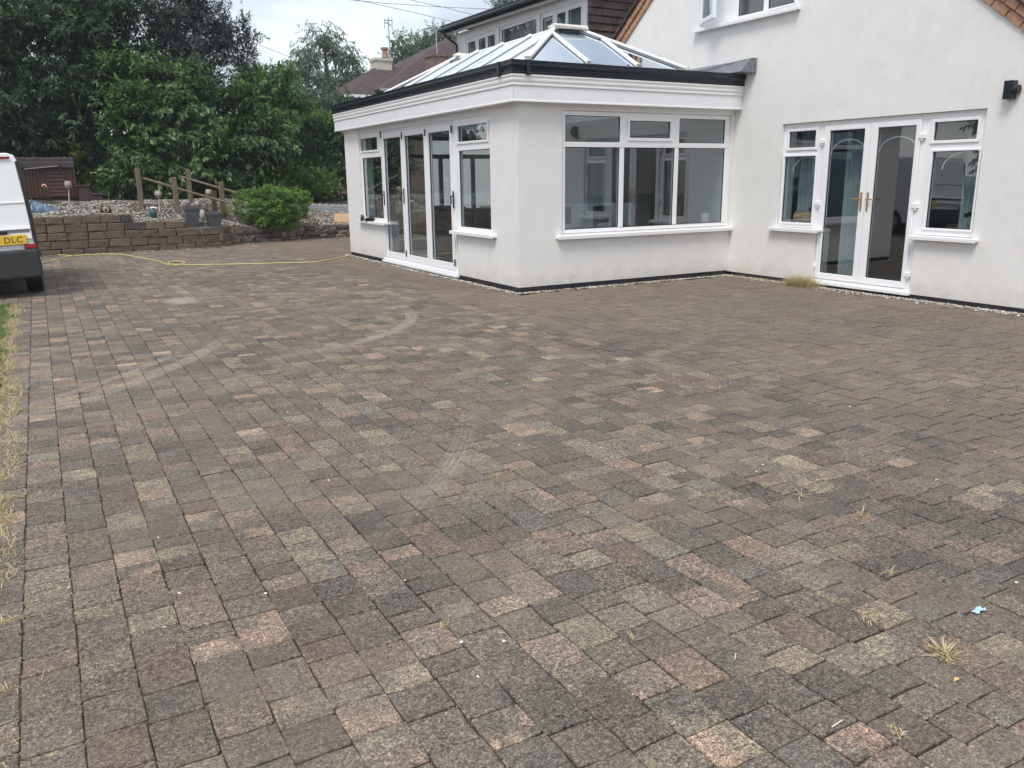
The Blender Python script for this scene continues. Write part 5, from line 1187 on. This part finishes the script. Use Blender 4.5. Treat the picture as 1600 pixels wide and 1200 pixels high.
M_YEL = leaf_mat('spotted_leaf', [(0.0, (0.055, 0.11, 0.025)), (.5, (0.11, 0.19, 0.04)), (1.0, (0.21, 0.32, 0.07))], .4, .3)
M_GOLD = leaf_mat('golden_leaf', [(0.0, (0.05, 0.09, 0.015)), (.5, (0.14, 0.17, 0.02)), (1.0, (0.40, 0.36, 0.04))], .45, .25)
M_BIRCH = leaf_mat('hazed_birch_leaf', [(0.0, (0.085, 0.125, 0.10)), (.5, (0.12, 0.17, 0.13)), (1.0, (0.17, 0.23, 0.16))], .5, .45)  # leaf colour paled to carry the veil of haze
M_FAR = leaf_mat('far_leaf', [(0.0, (0.050, 0.082, 0.062)), (.5, (0.075, 0.115, 0.080)), (1.0, (0.11, 0.160, 0.10))], .5, .35)
def cl(rows):   # (u, v, y, rx, ry, rz [,w]) from a sight line at distance y
    o_ = []
    for q_ in rows:
        p = at_y(q_[0], q_[1], q_[2]); o_.append((p.x, p.y, p.z) + tuple(q_[3:]))
    return o_
# big dark laurel mass, left
t = thing('laurel_tree', 'tall dark cherry laurel filling the top left corner behind the hot tub', 'tree', (-5.3, 18.6, 1.1))
trunk(t, (-5.3, 19, .8), [(-5.2, 19, 3), (-5.0, 19, 6.2)], .16, .05, [((-5.3, 19, 2), (-6.5, 18.3, 4.5), .07), ((-5.2, 19, 2.5), (-3.9, 18.4, 5), .07)])
foliage('crown', M_LAUREL2, t, cl([(40, 60, 18.6, 1.7, 1.4, 1.7), (120, 40, 18.8, 1.5, 1.3, 1.6), (20, 160, 18.2, 1.5, 1.1, 1.2), (110, 140, 18.2, 1.5, 1.2, 1.3), (165, 95, 18.7, 1.1, 1.0, 1.2), (-80, 110, 18.5, 1.8, 1.3, 2.6), (50, -60, 18.9, 2.0, 1.3, 1.5), (150, -40, 19.0, 0.95, 1.2, 1.1), (190, 10, 19.0, .55, .8, .8, .6), (70, 205, 18.2, 1.6, 0.9, .8), (150, 190, 18.2, 1.0, .9, .9)]), 8200, 10, .20, .062, seed=11, droop=.75, jag=.22, up=.2, shell=.35, sub=520, sig=.24)
# small-leaved hedge/ivy below it
t = thing('ivy_hedge', 'dark small-leaved ivy hedge between hot tub and laurel, flecked with gold', 'hedge', (-4.6, 18.2, 1.1))
foliage('foliage', M_IVY, t, cl([(60, 235, 18.4, 1.4, .5, .7), (130, 250, 18.4, 1.0, .6, .9), (180, 265, 18.2, .9, .6, .8), (170, 290, 17.6, .7, .5, .45), (140, 225, 18.0, .6, .4, .5)]), 2600, 8, .075, .06, seed=12, droop=.4, shoot_len=.16, jag=.15)
foliage('golden_sprays', M_GOLD, t, cl([(124, 246, 17.35, .26, .15, .26), (122, 236, 17.4, .16, .12, .3), (87, 222, 17.6, .10, .1, .3), (138, 285, 17.2, .15, .1, .2)]), 60, 8, .08, .055, seed=13, droop=.4, shoot_len=.14)
# front laurel
t = thing('laurel_bush', 'broad glossy green cherry laurel with hanging leaves behind the handrail', 'bush', (-1.4, 16.4, 1.0))
trunk(t, (-1.4, 16.9, .8), [(-1.5, 16.9, 2.2), (-1.6, 17, 4)], .12, .04, [((-1.4, 16.9, 1.2), (-2.9, 16.6, 2.8), .05), ((-1.5, 16.9, 1.3), (0, 16.7, 2.8), .05), ((-1.5, 16.9, 1.6), (.9, 17, 3.8), .04)])
foliage('crown', M_LAUREL, t, cl([(225, 190, 16.9, 1.0, .9, 1.0), (300, 175, 17.2, 1.1, .9, 1.0), (380, 180, 17.0, 1.1, .9, 1.0), (250, 255, 16.4, 1.0, .8, .6), (330, 250, 16.6, 1.2, .8, .7), (410, 215, 16.9, .95, .8, .9), (420, 150, 17.5, .85, .8, .7), (215, 290, 16.4, .55, .45, .3), (190, 130, 17.6, .9, .7, .8), (430, 265, 16.5, .6, .6, .5), (280, 120, 17.8, .9, .7, .7)]), 5200, 11, .205, .078, seed=14, droop=.95, up=.1, jag=.24, shoot_len=.34, shell=.5, sub=300, sig=.19)
foliage('low_foliage', M_LAUREL, t, cl([(345, 290, 16.7, 1.5, .6, .35), (250, 305, 16.2, .7, .3, .18), (180, 302, 16.6, .5, .4, .2)]), 700, 7, .14, .045, seed=15, droop=.5)
# purple tree
t = thing('purple_tree', 'tall purple-leaved tree rising behind the front laurel, sky showing through', 'tree', (-1.6, 19.3, 1.1))
trunk(t, (-1.3, 19.6, .8), [(-1.2, 19.6, 3.5), (-1.1, 19.6, 6.5), (-1.0, 19.6, 8.5)], .17, .05, [((-1.2, 19.6, 3.8), (-2.4, 19.4, 6.6), .05), ((-1.2, 19.6, 4), (.3, 19.5, 6.8), .05), ((-1.1, 19.6, 5.5), (-1.9, 19.6, 8), .04)])
foliage('crown', M_PURP, t, cl([(290, 90, 19.6, 1.2, 1.0, 1.5), (250, 40, 19.8, .75, .8, .9), (300, 10, 19.8, .95, .9, 1.2), (345, 60, 19.8, .7, .8, 1.0), (215, -10, 19.8, .6, .6, .5, .5), (290, -70, 19.8, 1.4, 1.0, 1.3), (320, 140, 19.3, 1.1, .8, .9), (245, 120, 19.3, .7, .7, .8)]), 4300, 8, .15, .05, seed=16, droop=.6, jag=.3, shell=.15)
t = thing('laurel_shoots', 'light leafy laurel spire standing right of the purple tree against the sky', 'tree', (.6, 19.5, 1.1))
trunk(t, (.6, 19.8, .8), [(.6, 19.8, 3), (.75, 19.8, 6.4)], .07, .015)
foliage('crown', M_PURP, t, cl([(385, 90, 19.8, .35, .4, 1.0, 1.3), (382, 40, 19.8, .22, .3, .5, 1.3), (400, 60, 19.8, .3, .3, .3, .8)]), 170, 8, .17, .045, seed=17, droop=.3, jag=.3, shell=.2)
foliage('lower_crown', M_LAUREL2, t, cl([(390, 130, 19.2, .6, .5, .6), (440, 125, 19.5, .6, .5, .4)]), 420, 8, .17, .05, seed=18, droop=.5, jag=.3, shell=.3)
# ivy hedge and shrubs by orangery
t = thing('ivy_wall', 'rounded dark ivy-covered hedge beside the far corner of the orangery', 'hedge', (3.0, 18.6, .9))
foliage('foliage', M_IVY, t, cl([(500, 225, 18.8, 1.1, .8, .95), (540, 235, 18.8, 1.2, .8, 1.1), (455, 250, 18.6, .8, .7, 1.0), (500, 280, 18.2, 1.4, .7, .8), (475, 305, 18.0, 1.2, .5, .5), (600, 250, 19, 1.2, .8, 1.2)]), 4300, 8, .10, .075, seed=19, droop=.5, shoot_len=.2, jag=.12)
foliage('yellow_green_top', M_YEL, t, cl([(490, 190, 18.7, .45, .4, .2), (515, 188, 18.7, .4, .4, .2), (530, 205, 18.5, .3, .3, .3)]), 230, 8, .10, .07, seed=20, droop=.4)  # yellow-green leaves along the top of the hedge
for i, (u, v, y, s_, lab) in enumerate(((452, 285, 16.4, 1.0, 'loose yellow-green shrub just above and right of the clipped bush'), (505, 290, 16.6, 1.0, 'loose yellow-green shrub between the clipped bush and the orangery'))):
    b0 = at_y(u, v, y); t = thing('spotted_shrub', lab, 'shrub', (b0.x, y, 1.0), 'yellow-green shrubs by the orangery')
    trunk(t, (b0.x, y, .75), [(b0.x, y, 1.1), (b0.x + .1, y, 1.7)], .03, .01, [((b0.x, y, 1.0), (b0.x - .35, y, 1.6), .015), ((b0.x, y, 1.0), (b0.x + .4, y, 1.5), .015)], name='stems')
    foliage('foliage', M_YEL, t, [(b0.x, y, b0.z, .52, .4, .35), (b0.x - .2, y, b0.z + .30, .28, .2, .28), (b0.x + .28, y, b0.z + .12, .26, .2, .3)], 230, 9, .10, .036, seed=21 + i, droop=.15, up=.8, jag=.25, shell=.3)
# box bush
c0 = at_y(412, 325, 12.55); c1 = at_y(455, 325, 12.75)
t = thing('box_bush', 'rounded bright green clipped bush overhanging the rubble wall', 'bush', (c0.x, 12.6, .3))
trunk(t, (c0.x, 12.7, .2), [(c0.x, 12.7, .7)], .05, .03, [((c0.x, 12.7, .4), (c0.x - .4, 12.7, .9), .025), ((c0.x, 12.7, .4), (c1.x, 12.7, .9), .025)], name='stems')
foliage('foliage', M_BOX, t, [(c0.x - .10, 12.6, .92, .62, .55, .42), (c0.x + .28, 12.5, .98, .56, .5, .45), (c1.x + .02, 12.7, .92, .48, .45, .42), (c0.x + .1, 12.4, .62, .6, .45, .28), (c0.x + .45, 12.45, .56, .38, .35, .26)], 7500, 10, .038, .019, seed=25, droop=.1, up=.45, sub=420, sig=.05, shoot_len=.075, jag=.05, shell=.72, spread=1.15, tipbright=.6)
# low plants on the gravel
for (u, v, y, lab, m_) in ((322, 330, 12.5, 'small reddish heather clump beside the shorter planter', leaf_mat('heather', [(0., (.10, .05, .045)), (.5, (.16, .09, .07)), (1., (.22, .15, .10))])), (352, 333, 12.5, 'small golden-green tuft behind the shorter planter', M_GOLD)):
    b0 = at_y(u, v, y); t = thing('low_plant', lab, 'plant', (b0.x, y, b0.z - .08)); foliage('foliage', m_, t, [(b0.x, y, b0.z, .13, .1, .10)], 60, 8, .045, .015, seed=31, droop=.0, up=.9)
b0 = at_y(305, 312, 14.2)
# birch and distant trees
def tree(name, lab, m_, rows, n, L, Wd, base, th, seed, hang=0.6, lps=8, group=None, shell=.25, jag=.3, simple=True, limb=True, sl=.35):
    c = cl(rows); b = Vector(base); t = thing(name, lab, 'tree', b, group)
    top = max(c, key=lambda q_: q_[2]); limbs = [((b.x, b.y, b.z + (q_[2] - b.z) * .5), (q_[0], q_[1], q_[2]), .06) for q_ in c[:6]] if limb else []
    trunk(t, b, [(b.x, b.y, b.z + (top[2] - b.z) * .5), (top[0], top[1], top[2])], th, .04, limbs)
    foliage('crown', m_, t, c, n, lps, L, Wd, seed=seed, droop=.7, hang=hang, shell=shell, jag=jag, simple=simple, shoot_len=sl, tipbright=.2); return t
tree('birch_tree', 'feathery weeping birch standing against the white sky left of the chimneys', M_BIRCH, [(505, 62, 34, 1.0, 1, .9), (485, 85, 34, 1.1, 1, 1.0), (470, 110, 34, .9, 1, 1.2), (525, 85, 34, .9, 1, 1.1), (548, 95, 34, .9, 1, 1.0), (560, 120, 34, .7, 1, .9), (500, 125, 34, 1.0, 1, .9), (535, 130, 34, 1.2, 1, .9), (480, 150, 34, 1.1, 1, .8), (515, 165, 34, 1.4, 1.2, .8), (550, 150, 34, 1.2, 1, .8), (510, 195, 34, 2.0, 1.2, .9), (450, 165, 34, .8, 1, .6)], 2500, .15, .06, (8.4, 34, 1), .16, 41, hang=1.4, jag=.45, shell=.1)
tree('dark_conifer', 'dark dense evergreen behind the ivy hedge below the birch', M_FAR, [(470, 190, 27, 1.1, 1, 1.4), (520, 185, 27, 1.4, 1, 1.3), (560, 195, 27, 1.3, 1, 1.2), (500, 230, 26, 1.7, 1, 1.2), (430, 170, 26, .9, 1, 1.0), (415, 135, 26, .8, .8, .7), (445, 130, 27, .5, .7, .5)], 2700, .16, .075, (5.6, 27, 1), .2, 42, hang=.3, shell=.4)
tree('garden_tree', 'small feathery tree rising between the white chimney and the tiled roof', M_BIRCH, [(622, 72, 42, .7, .8, .9), (632, 95, 42, .9, .8, 1.1), (615, 100, 42, .8, .8, .8), (645, 85, 42, .6, .7, .6)], 420, .16, .09, (14, 42, 1), .12, 43, hang=.8)
tree('garden_tree', 'rounded tree behind the tiled roof, left of the leaning aerial', M_BIRCH, [(655, 70, 44, 1.2, 1, .7), (668, 68, 44, .8, 1, .6), (648, 80, 44, 1.0, 1, .6)], 420, .16, .10, (16.5, 44, 1), .14, 44, hang=.3)
tree('garden_tree', 'loose tree behind the tiled roof ridge beside the dormer end', M_BIRCH, [(685, 60, 44, 1.1, 1, .9), (697, 55, 44, .8, .8, .7), (716, 62, 44, .7, .8, .5)], 360, .16, .10, (18.5, 44, 1), .14, 45, hang=.4)
tree('pine_tree', 'dark pine top showing above the dormer roof', M_FAR, [(790, 6, 30, .9, .8, .35), (800, -20, 30, 1.2, 1, .6), (785, 16, 30, .6, .6, .2)], 400, .15, .05, (17, 30, 1), .2, 46, hang=-.2)
foliage('far_trees', M_FAR, None, [(x, 62 + 4 * math.sin(x), 1.5, 4.5, 3, 4.2 + 1.2 * math.sin(x * 1.7)) for x in range(-26, 60, 4)], 5200, 7, .6, .34, seed=77, droop=.5, simple=True, shoot_len=1.0, kind='stuff')['label'] = 'far mass of trees closing the view behind the gardens'
# trees added out of frame behind and beside the camera to darken the pane reflections
proto = tree('reflection_tree', 'tall broad tree added out of frame, seen only in reflections', M_FAR, [(300, 150, 20, 2.4, 2.0, 2.4), (360, 60, 20, 2.0, 1.8, 1.8), (240, 80, 20, 2.0, 1.8, 2.0), (300, 20, 20, 1.8, 1.5, 1.5)], 1700, .34, .17, at_y(300, 300, 20) * 1.0, .25, 47, group='added trees seen only in reflections', sl=.5)
pr0 = proto.location.copy(); first = True
for i, (x, y, s_, rz) in enumerate([(-21, 3, 1.05, 0), (-22, 9, 1.0, 1), (-20, -6, .95, 2), (-18, -17, .9, 3), (-9, -29, .9, 4), (2, -30, .95, 5), (14, -27, .9, 2.2)]):
    if first: r_ = proto; first = False
    else:
        r_ = proto.copy(); sc.collection.objects.link(r_)
        for ch in [c for c in bpy.data.objects if c.parent == proto]:
            c2 = ch.copy(); sc.collection.objects.link(c2); c2.parent = r_
    r_.location = (x, y, -0.1); r_.scale = (s_,) * 3; r_.rotation_euler = (0, 0, rz); r_['label'] = 'tall broad tree added out of frame, ' + ['level with the lawn', 'level with the block wall', 'level with the lower drive', 'at the back left corner', 'behind the viewer, left of centre', 'behind the viewer, right of centre', 'at the back right corner'][i]

# ================================================================== NEIGHBOUR HOUSE
nb = thing('neighbour_house', 'distant brown-tiled hipped-roof house with chimneys behind the orangery', 'house', (12, 30, 0))
def hip(name, x0, x1, y0, y1, ze, zr, rx0, rx1, ry):
    mm = MB(); mm.add([(x0, y0, ze), (x1, y0, ze), (x1, y1, ze), (x0, y1, ze), (rx0, ry, zr), (rx1, ry, zr), (x0, y0, ze - .12), (x1, y0, ze - .12), (x1, y1, ze - .12), (x0, y1, ze - .12)],
        [(0, 1, 5, 4), (1, 2, 5), (2, 3, 4, 5), (3, 0, 4), (6, 9, 8, 7), (0, 6, 7, 1), (1, 7, 8, 2), (2, 8, 9, 3), (3, 9, 6, 0)]); return mm.build(name, M_TILEF, nb)
def ftile():
    t = M_TILEF.node_tree; b = t.nodes['Principled BSDF']; g_ = N('ShaderNodeNewGeometry', t); s_ = N('ShaderNodeSeparateXYZ', t); t.links.new(g_.outputs['Position'], s_.inputs[0])
    a = N('ShaderNodeMath', t); a.operation = 'MULTIPLY'; a.inputs[1].default_value = 9.0; t.links.new(s_.outputs[2], a.inputs[0]); f = N('ShaderNodeMath', t); f.operation = 'FRACT'; t.links.new(a.outputs[0], f.inputs[0])
    bp = N('ShaderNodeBump', t); bp.inputs['Strength'].default_value = 1; bp.inputs['Distance'].default_value = .06; t.links.new(f.outputs[0], bp.inputs['Height']); t.links.new(bp.outputs[0], b.inputs['Normal'])
    src = b.inputs['Base Color'].links[0].from_socket; rr_ = N('ShaderNodeValToRGB', t); rr_.color_ramp.elements[0].color = (.45, .45, .45, 1); rr_.color_ramp.elements[1].color = (1.15, 1.15, 1.15, 1); rr_.color_ramp.elements[1].position = .4  # shade at the tile overlaps put into the colour as dark bands
    t.links.new(f.outputs[0], rr_.inputs[0]); mm_ = N('ShaderNodeMixRGB', t); mm_.blend_type = 'MULTIPLY'; mm_.inputs[0].default_value = .8; t.links.new(src, mm_.inputs[1]); t.links.new(rr_.outputs[0], mm_.inputs[2]); t.links.new(mm_.outputs[0], b.inputs['Base Color'])
ftile()
e1 = at_y(541, 147, 28.0); r1_ = at_y(590, 106, 31); hip('roof', e1.x, e1.x + 8, 28, 34, e1.z, r1_.z + .1, r1_.x, r1_.x + 5, 31)
e2 = at_y(582, 134, 28.6); ap = at_y(706, 60, 33); k0 = at_y(640, 96, 33); hip('roof', e2.x, e2.x + 9.0, 27.4, 38.6, e2.z - .2, ap.z, ap.x - .3, ap.x + .3, 33)
mm = MB(); mm.box(e1.x + .35, e1.x + 7.6, 28.35, 33.6, 0, e1.z - .13); mm.build('wall', mat('nb_brick', (.20, .13, .10), .9, .3, 6), nb)
mm = MB(); mm.box(e2.x + .4, e2.x + 8.6, 27.8, 38.2, 0, e2.z - .33); mm.build('wall', mat('nb_brick', (.20, .13, .10)), nb)
for z_, pr in ((e1.z - .05, .12),): mm = MB(); mm.box(e1.x - .1, e1.x + 7, 27.88, 27.99, z_ - .08, z_ + .04); mm.build('gutter', M_UPVC, nb)
mm = MB(); mm.box(e2.x - .1, e2.x + 8, 27.28, 27.39, e2.z - .33, e2.z - .22); mm.build('gutter', mat('gutter_grey', (.35, .33, .33), .5), nb)
def chimney(u0, u1, vt, vb, y, m_, dp):
    a, b = at_y(u0, vt, y), at_y(u1, vt, y); z0_ = at_y(u0, vb, y).z - .6; mm = MB(); mm.box(a.x, b.x, y, y + dp, z0_, a.z - .12); c = mm.build('chimney', m_, nb, jit=.01)
    mm = MB(); mm.box(a.x - .05, b.x + .05, y - .05, y + dp + .05, a.z - .119, a.z); mm.build('cap', m_, c); return a, b, c
a, b, c = chimney(587, 612, 90, 110, 30.6, mat('pale_render_old', (.52, .49, .40), .9, .25, 5), .8)
m2 = at_y(601.5, 90, 31); mm = MB(); mm.lathe((m2.x, 31, m2.z), [(.17, 0), (.14, .1), (.13, .35), (.2, .38), (.2, .46), (.13, .47)], 12); mm.build('chimney_pot', mat('terracotta', (.30, .19, .14), .8), c)
a2, b2, c2_ = chimney(676, 702, 83, 118, 28.2, mat('old_brick', (.17, .12, .10), .9, .45, 8), .9)
def aerial(lab, u0, vt, u1, vb, y, arms):
    T = at_y(u0, vt, y); B = at_y(u1, vb, y); t_ = thing('tv_aerial', lab, 'aerial', B, 'roof aerials'); mm = MB(); mm.tube([B, T], .03, 6); mm.build('mast', M_STEEL, t_)
    mm = MB()
    for (dx, dz, l_, ang) in arms:
        c_ = T + Vector((dx, 0, dz)); d_2 = Vector((math.cos(ang), 0, math.sin(ang))) * l_; mm.tube([c_ - d_2, c_ + d_2], .022, 5)
    o_ = mm.build('elements', M_STEEL, t_, kind='stuff')
aerial('tall multi-arm aerial on the pale chimney against the sky', 606.5, 30, 610, 90, 31.2, [(0, -.05, .22, 0), (0, -.22, .22, -.35), (-.2, -.12, .12, 1.57), (.2, -.1, .14, 1.57), (-.2, -.35, .08, 1.4), (.2, -.42, .08, 1.8), (0, 0.05, .05, 1.57)])
aerial('leaning aerial mast on the dark brick chimney', 681, 46, 684, 102, 28.6, [(-.12, 0.0, .18, -.25), (-.14, .12, .26, 1.7), (-.35, -.08, .1, .6), (0.0, -.1, .06, 0)])
# overhead cables
def wire(lab, pts, y):
    P = [at_y(u, v, y) for u, v in pts]; mm = MB(); mm.tube(P, .008, 4); o = mm.build('overhead_cable', M_BLACK, None); props(o, lab, 'cable', 'overhead cables against the sky')
wire('overhead cable falling steeply from top centre to the dormer end', [(520, -8), (572, 3), (640, 18), (716, 36)], 21.5)
wire('overhead cable crossing from the upper centre down to the dormer roof', [(600, -14), (642, 0), (700, 13), (750, 26)], 22)
wire('nearly level overhead cable running above the neighbour roof', [(520, -3), (600, 5), (690, 11), (780, 15)], 22.5)
wire('thin cable sloping down from the leafy spire to the birch', [(370, 55), (402, 69), (458, 91), (520, 112)], 23)

# ================================================================== SMALL VEGETATION AND LITTER
M_GRASS = leaf_mat('grass_blade', [(0., (.06, .12, .028)), (.5, (.11, .19, .045)), (1., (.22, .26, .09))], .6, .35)
M_DRY = leaf_mat('dry_blade', [(0., (.26, .20, .12)), (.5, (.46, .37, .22)), (1., (.66, .57, .40))], .8, .2, .2)
lw = MB(); lw.box(-11, -6.121, -2.35, 2.88, -0.15, 0.002); lw.box(-8, -6.121, -11, -2.36, -.15, -.004); lw.build('lawn', mat('lawn_soil', (.075, .085, .035), .95, .4, 6), None, kind='structure')
def blades(name, m_, P, hgt, wd, lean, seed, kind='stuff', label=None, parent=None, tl=(0, 1)):
    r = np.random.default_rng(seed); P = np.asarray(P, float); n = len(P); th = r.uniform(0, 6.28, n); h = hgt * r.uniform(.5, 1.3, n); ln = r.uniform(lean * .5, lean * 1.3, n)
    d = np.stack([np.cos(th) * np.sin(ln), np.sin(th) * np.sin(ln), np.cos(ln)], 1); s_ = np.stack([-np.sin(th), np.cos(th), 0 * th], 1) * wd
    s_ = np.where((np.abs(ln) > 1)[:, None], s_, s_); mid = P + d * (h * .55)[:, None]; tip = P + d * h[:, None] - np.array([0, 0, 1.]) * (h * .12 * np.sin(ln))[:, None]
    V = np.stack([P - s_, P + s_, mid + s_ * .7, mid - s_ * .7, tip], 1); F0 = np.array([[0, 1, 2], [0, 2, 3], [3, 2, 4]]); F = (F0[None] + (np.arange(n) * 5)[:, None, None]).reshape(-1, 3)
    V[..., 2] = np.maximum(V[..., 2], P[:, None, 2] - .002); tt = r.uniform(tl[0], tl[1], n); T = np.repeat(np.stack([tt, tt, tt], 1)[:, None], 5, 1)
    o = np_mesh(name, V.reshape(-1, 3), F, m_, parent, T.reshape(-1, 3), kind=kind)
    if label: o['label'] = label
    return o
P = []
while len(P) < 26000:
    x, y = random.uniform(-8.2, -6.10), random.uniform(-2.3, 2.85)
    edge = -6.17 + .05 * math.sin(y * 5) + .04 * math.sin(y * 13)
    if x > edge: continue
    P.append((x, y, 0.0))
blades('grass', M_GRASS, P, .055, .0028, .5, 51, label='short green lawn grass at the left edge')
P = []
for _ in range(9000):
    y = random.uniform(-2.9, 2.8); x = -6.13 + random.gauss(0, .045) + .03 * math.sin(y * 7); P.append((x, y, 0.0))
for _ in range(4200):
    y = random.uniform(-7.9, -2.3)
    if y < -6.4 and random.random() < .75: continue
    x = -6.00 - abs(random.gauss(0, .07)) + .035 * math.sin(y * 4) + (.05 * random.random() if math.sin(y * 9) > .3 else 0); P.append((x, y, 0.0))
for _ in range(500):   # tongues of straw in joints
    yj = random.choice((-5.2, -3.3, -6.6, -7.1, -4.4)); P.append((-6.05 + abs(random.gauss(0, .08)), yj + random.gauss(0, .012), 0.0))
blades('dry_grass', M_DRY, P, .045, .0016, 1.35, 52, label='pale dry grass clippings along the lawn edge')
P = []
for c in range(0, 34):   # dry growth in the course joints
    xj = X0 + c * PITCH; dens = 620 if c < 12 else 300
    for _ in range(dens):
        y = random.uniform(-9.2, 7); 
        if math.sin(y * 3.1 + c * 2.3) + math.sin(y * 7.3 + c) < 0.4: continue
        P.append((xj + random.gauss(0, .004), y, -0.011))
blades('joint_growth', M_DRY, P, .015, .0016, 1.15, 53, label='thin dry growth in the paving joints', tl=(0, .6))
def tuft(lab, cat, q, n, rad, hgt, lean, seed, name='dried_weed', wd=.0018):
    P = [(q.x + random.gauss(0, rad), q.y + random.gauss(0, rad), 0.001) for _ in range(n)]
    o = blades(name, M_DRY, P, hgt, wd, lean, seed, kind=None); props(o, lab, cat); return o
tuft('big pale dried weed lying flat on the lower right paving', 'weed', at_z(1475, 1024), 90, .016, .06, 1.45, 61, wd=.0032)
tuft('dried weed stem on the right paving, level with the bush-like tuft', 'weed', at_z(1252, 776), 16, .008, .075, 1.5, 62)
tuft('small golden dried tuft in a joint at the bottom centre', 'weed', at_z(694, 978), 40, .008, .022, 1.2, 63)
tuft('dried weed with long stems right of centre beside a dark paver', 'weed', at_z(1345, 806), 12, .006, .09, 1.52, 64)
tuft('dried weed spray on the right paving above the blue wrapper', 'weed', at_z(1388, 897), 20, .008, .05, 1.5, 65)
tuft('golden dried litter spread in a joint left of the blue wrapper', 'weed', at_z(1355, 970), 60, .02, .03, 1.5, 66)
tuft('small dried sprig just right of the left-centre joint cross', 'weed', at_z(790, 686), 14, .004, .04, 1.4, 67)
tuft('dried sprig with bent stems on the centre paving', 'weed', at_z(775, 744), 16, .005, .05, 1.4, 68)
tuft('upright dried sprig on the centre paving near a pale paver', 'weed', at_z(810, 588), 12, .004, .06, 1.3, 69)
tuft('thin dried root trailing over a pink paver at the bottom', 'weed', at_z(990, 1000), 9, .006, .07, 1.5, 70)
tuft('golden dried litter along a joint at the bottom right', 'weed', at_z(1402, 1142), 45, .015, .025, 1.5, 71)
q = at_x(1252, 450, W - .13); 
P = [(W - .13 + random.gauss(0, .05), q.y + random.gauss(0, .13), 0.0) for _ in range(1600)]
o = blades('dried_weed', M_DRY, P, .19, .0022, .85, 72, kind=None, tl=(0.25, .95)); props(o, 'bushy brown dried weed clump against the wall left of the French doors', 'weed')
P = [(W - .09 + random.gauss(0, .04), random.uniform(-1.55, -.15), 0.0) for _ in range(700)]
blades('dry_growth', M_DRY, P, .06, .002, 1.1, 73, label='low dry growth along the wall foot', tl=(0, .5))
# blue wrapper
q = at_z(1530, 955, .003); mm = MB(); r3 = np.random.default_rng(2)
for i in range(7):
    for j in range(4): mm.v.append((q.x - .03 + i * .01 + r3.normal(0, .002), q.y + (j - 1.5) * .010 * (1 - abs(i - 3) * .12) + r3.normal(0, .002), .004 + abs(r3.normal(0, .006))))
for i in range(6):
    for j in range(3): k_ = i * 4 + j; mm.f.append((k_, k_ + 4, k_ + 5, k_ + 1))
o = mm.build('sweet_wrapper', mat('wrapper_blue', (.42, .62, .72), .35, .3, 60), None); props(o, 'crumpled pale blue wrapper on the right-hand paving', 'litter')
for u, v, l_, an, lab in ((1148, 1030, .035, .7, 'thin white straw on a dark paver right of the bottom centre'), (1300, 1136, .05, .1, 'pale straight straw by the litter at the bottom right'), (790, 600, .03, .4, 'short pale straw near the centre')):
    q = at_z(u, v, .004); mm = MB(); mm.tube([q, q + Vector((l_ * math.cos(an), l_ * math.sin(an), .002))], .0018, 5); o = mm.build('straw_stem', mat('straw_pale', (.70, .66, .55), .7), None); props(o, lab, 'straw')
for u, v, lab in ((1464, 750, 'curled yellow leaf on the right-hand paving'), (1495, 1062, 'small yellow leaf near the right bottom corner')):
    q = at_z(u, v, .004); mm = MB(); mm.add([(q.x - .018, q.y, .003), (q.x, q.y - .007, .009), (q.x + .018, q.y + .003, .004), (q.x, q.y + .008, .010)], [(0, 1, 3), (1, 2, 3)]); o = mm.build('fallen_leaf', mat('leaf_yellow', (.55, .40, .14), .6), None); props(o, lab, 'leaf')
# sleeper end at lawn corner
mm = MB(); mm.box(-6.9, -6.125, -2.42, -2.33, -0.1, 0.045); o = mm.build('kerb_block', mat('kerb_dark', (.03, .03, .032), .8, .3, 10, .5), None, bevel=.008); props(o, 'dark edging block at the near corner of the lawn', 'edging')

# ================================================================== AIR
hz = MB(); hz.box(-110, 115, -60, 150, -1.7, 26)
hzm = bpy.data.materials.new('thin_haze'); hzm.use_nodes = True; t = hzm.node_tree; t.nodes.clear()
o_ = N('ShaderNodeOutputMaterial', t); pv = N('ShaderNodeVolumePrincipled', t); pv.inputs['Density'].default_value = 0.0008; pv.inputs['Color'].default_value = (0.86, 0.92, 1.0, 1)
t.links.new(pv.outputs[0], o_.inputs['Volume'])
hz.build('haze', hzm, None, kind='stuff')
